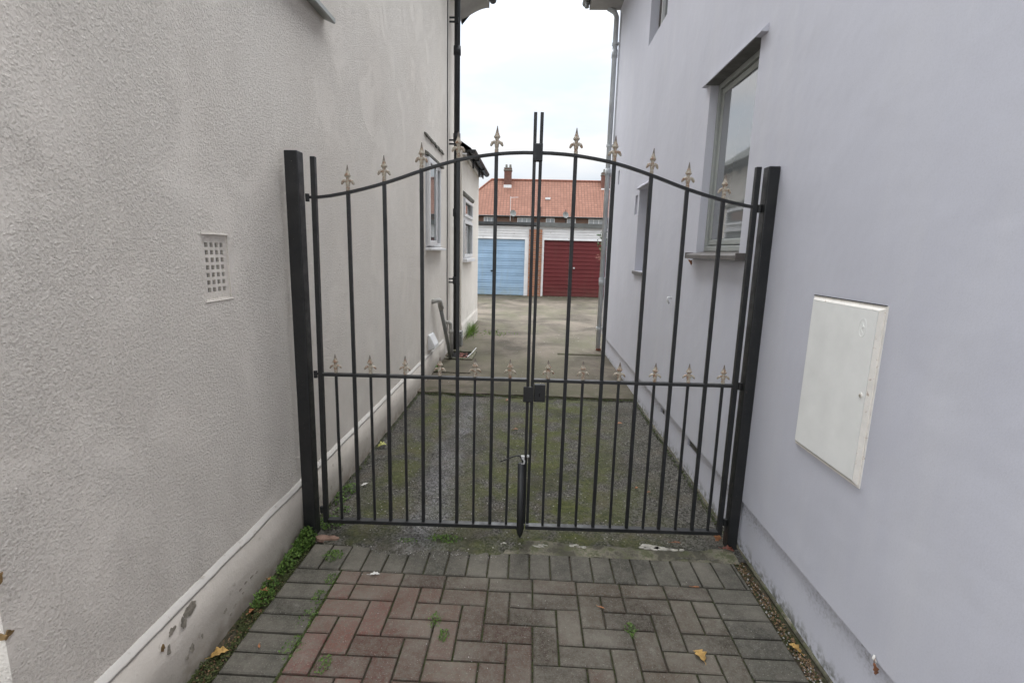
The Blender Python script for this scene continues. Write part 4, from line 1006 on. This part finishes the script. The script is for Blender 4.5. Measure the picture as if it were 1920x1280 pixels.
for i in range(4200):
    x = random.uniform(-.86, 1.0); y = random.uniform(1.2, 2.28)
    # only along joints of the unit grid
    gx = round((x-.05)/.1)*.1+.05; gy = round((y-1.605)/.0985)*.0985+1.605
    if noise.noise(Vector((x*4, y*4, 1))) < .0: continue
    if random.random() < .5: tuftlet(gx, y, -.010, .0045)
    else: tuftlet(x, gy, -.010, .0045)
o = obj('moss', bm, M['moss']); o['kind'] = 'stuff'; tag(o, 'dark green moss in the paving joints and along the wall feet', 'moss')
# loose stone chips
bm = B()
def pebble(x, y, z, s):
    m_ = Matrix.Translation((x, y, z)) @ Matrix.Rotation(random.random()*6, 4, rv()) @ Matrix.Diagonal((s, s*random.uniform(.6, 1), s*random.uniform(.5, .9), 1))
    v = [bm.verts.new(m_ @ Vector(p)) for p in ((1, 0, 0), (-1, 0, 0), (0, 1, 0), (0, -1, 0), (0, 0, 1), (0, 0, -1))]
    for a in (0, 1):
        for b in (2, 3):
            for c in (4, 5): bm.faces.new((v[a], v[b], v[c]))
for i in range(2600):
    k = random.random()
    if k < .55: x = random.gauss(-.50, .16); y = random.uniform(2.31, 4.9)
    else: x = random.uniform(-1.12, 1.08); y = random.uniform(2.42, 4.95)
    if -1.14 < x < 1.09: pebble(x, y, .004+gz(x, y, 5, .012), random.choice((.0018, .0025, .0035, .005)))
for i in range(150): pebble(random.uniform(-1.05, 1.05), random.uniform(1.2, 2.3), .002, random.choice((.0012, .0018, .0028)))
for i in range(300): pebble(random.uniform(1.055, 1.10), random.uniform(1.2, 2.4), -.006, random.choice((.002, .003, .005)))
for i in range(220): pebble(random.gauss(-.45, .15), random.gauss(2.27, .035), .003, random.choice((.0016, .0025, .004)))
for i in range(130): pebble(random.uniform(-1.0, 1.0), random.uniform(5.1, 9), .022, random.choice((.004, .006)))
o = obj('gravel', bm, M['stone']); o['kind'] = 'stuff'; tag(o, 'loose pale stone chips scattered over tarmac and paving', 'gravel')
# crumbled leaf litter in the right gap
bm = B()
for i in range(900):
    y = random.uniform(1.2, 2.45); x = random.uniform(1.056, 1.103)
    leafquad(bm, Vector((x, y, -.006)), Vector((random.gauss(0, 1), random.gauss(0, 1), random.uniform(0, .6))), Vector((0, 0, 1))+rv()*.5, random.uniform(.005, .014), random.uniform(.004, .009))
for i in range(300):
    y = random.uniform(1.3, 2.0); x = random.uniform(-1.14, -1.075)
    leafquad(bm, Vector((x, y, -.002)), Vector((random.gauss(0, 1), random.gauss(0, 1), random.uniform(0, .6))), Vector((0, 0, 1))+rv()*.5, random.uniform(.005, .014), random.uniform(.004, .009))
o = obj('leaf_litter', bm, M['debris']); o['kind'] = 'stuff'; tag(o, 'crumbled brown leaf litter in the gaps beside the paving', 'leaf litter')

# fallen leaves, each its own thing
def fallen(x, y, z, L_, W_, m, label, rz=0, curl=.35, tilt=(0, 0), name='fallen_leaf', group='single fallen leaves', lobes=3):
    bm = B(); n = 12; mid = []; A = []; C_ = []
    for i in range(n+1):
        t_ = i/n; w_ = W_*.5*(sin(pi*min(1, t_*1.02))**.7)*(1+.35*sin(t_*lobes*2*pi)) if 0 < i < n else .0008
        zz = curl*L_*(.5-(t_-.5)**2*2)*.5
        xx = L_*(t_-.5)
        A.append(bm.verts.new((xx, w_, zz+w_*curl*.9))); mid.append(bm.verts.new((xx, 0, zz))); C_.append(bm.verts.new((xx, -w_, zz+w_*curl*.6)))
    for i in range(n): bm.faces.new((A[i], A[i+1], mid[i+1], mid[i])); bm.faces.new((mid[i], mid[i+1], C_[i+1], C_[i]))
    tube(bm, [(-L_*.5, 0, 0), (-L_*.68, .002, .001), (-L_*.8, .006, 0)], .0009, 5)
    o = obj(name, bm, M[m], None, True); o.location = (x, y, z); o.rotation_euler = (tilt[0], tilt[1], rz)
    sm = o.modifiers.new('thickness', 'SOLIDIFY'); sm.thickness = .0006
    tag(o, label, 'leaf', group); return o
fallen(.686, 1.683, .004, .055, .042, 'lyel', 'ochre curled leaf lying alone on the right of the block paving', 1.9, .5)
fallen(.826, 4.26, .012, .055, .030, 'lorange', 'bright orange leaf on the tarmac near the right wall', .2, .5)
fallen(1.045, 2.50, .015, .07, .032, 'lorange', 'orange leaf stuck upright between gate and right post', 1.2, .4, (.2, -.9))
fallen(1.06, 2.385, .010, .06, .032, 'lred', 'dark red leaf at the foot of the right gate post', -.35, .5)
fallen(.80, 2.41, .022, .05, .014, 'lbrown', 'reddish sliver of leaf on the mortar left of the right post', .0, .3)
fallen(-1.085, 3.54, .02, .07, .05, 'lgreen', 'pale yellow-green leaf against the left plinth inside the gate', .6, .6)
fallen(-.683, 2.062, .006, .045, .018, 'paper', 'white petal-like scrap at the top left of the paving', .2, .4)
fallen(.80, 2.086, .004, .035, .008, 'lorange', 'thin pink twig-like leaf by the right border', .05, .2)
fallen(.345, 1.918, .005, .030, .008, 'lorange', 'small pale orange curl on the middle of the paving', -.4, .3)
fallen(-1.12, 1.955, .03, .035, .018, 'lorange', 'orange leaf standing in the weeds by the left border, nearest the gate', 1.3, .5, (.5, .8))
fallen(-1.10, 1.885, .03, .035, .020, 'lorange', 'orange leaf resting on the weeds by the left border', .9, .5, (.2, .6))
fallen(-1.112, 1.79, .006, .05, .016, 'lorange', 'narrow orange leaf in the gap below the left weeds', 1.7, .5, (0, .4))
fallen(-1.11, 1.57, .004, .06, .035, 'lyel', 'ochre leaf in the mossy gap at the lower left', .7, .5)
fallen(-.985, 1.615, .004, .020, .008, 'lorange', 'tiny orange leaf on a grey border block at the left', -.9, .3)
fallen(.725, 3.04, .012, .024, .015, 'lorange', 'tiny pink leaf scrap on the tarmac, nearer the gate centre', .9, .4)
fallen(.79, 2.985, .012, .030, .012, 'lbrown', 'small reddish leaf sliver on the tarmac beside a pink scrap', .5, .4)
fallen(-1.018, 2.927, .014, .045, .020, 'paper', 'white scrap lying on the tarmac inside the gate near the left plinth', 1.0, .2)
bf = obj('brick_fragment', patch(B(), (-1.005, 2.325, 0.0), .052, .020, X, Y, Z, .016, 22, .35), M['chipbr']); tag(bf, 'flat terracotta brick fragment beside the left gate post, above the corner blocks', 'brick fragment')
fallen(-.09, 4.02, .012, .04, .025, 'lbrown', 'dark brown leaf on the tarmac behind the gate centre', .1, .5)
fallen(-.2, 4.85, .012, .05, .03, 'lbrown', 'brown leaf near the concrete edge left of the gate centre', 1.1, .5)
fallen(-1.125, 6.2, .05, .10, .05, 'lred', 'rust red leaf heap scrap beside the weed by the waste pipes', 1.4, .5, (0, .3))
fallen(1.075, 1.75, 0, .05, .03, 'lyel', 'ochre leaf in the litter gap beside the right plinth', 2.1, .5)
fallen(1.085, 1.50, 0, .05, .03, 'lorange', 'orange leaf in the litter gap at the lower right', 2.4, .5)
fallen(RW-.010, 1.385, .255, .045, .014, 'lbrown', 'brown leaf hanging from the ledge of the lilac wall', 0, .4, (1.57, 1.3))
bm = bx(RW-.012, RW-.002, 1.388, 1.402, .268, .290); o = obj('snail_shell', tube(B(), [(RW-.006, 1.388, .275), (RW-.012, 1.394, .283), (RW-.006, 1.400, .290)], [.003, .006, .003], 8), M['paper'], None, True); tag(o, 'tiny whitish shell on the lilac wall just above the hanging brown leaf', 'shell'); bm.free()
fallen(RW-.052, 3.44, 1.448, .05, .03, 'lorange', 'orange dead leaf hanging under the far end of the window sill', .5, .5, (1.2, .9))

# shrub leaning out beside the red garage door
t = thing('shrub', 'leafy shrub leaning in beside the red garage door, half hidden by the pale downpipe', 'shrub', (2.3, 12, 0))
bm = B()
for i in range(1500):
    v = rv()*random.random()**.33; c = Vector((2.2, 12, 1.72))+Vector((v.x*.70, v.y*.6, v.z*.50))
    if noise.noise(c*4) < -.12: continue
    leafquad(bm, c, rv(), rv(), random.uniform(.04, .09), random.uniform(.03, .05))
obj('foliage', bm, M['shrub'], t)
bm = tube(B(), [(2.3, 12, 0), (2.28, 12, .7), (2.2, 12, 1.3), (2.1, 11.95, 1.9)], [.04, .035, .025, .008], 8)
for k in range(6): tube(bm, [(2.24, 12, 1.0+.1*k), (2.24+random.uniform(-.5, .4), 12+random.uniform(-.4, .4), 1.5+.1*k)], [.014, .004], 5)
obj('stem', bm, M['wood'], t)
bm = B()
for i in range(60): leafquad(bm, Vector((1.62+random.gauss(0, .05), 11.8+random.gauss(0, .1), 1.38+random.gauss(0, .05))), rv(), rv(), .05, .04)
obj('red_leaves', bm, M['lred'], t)
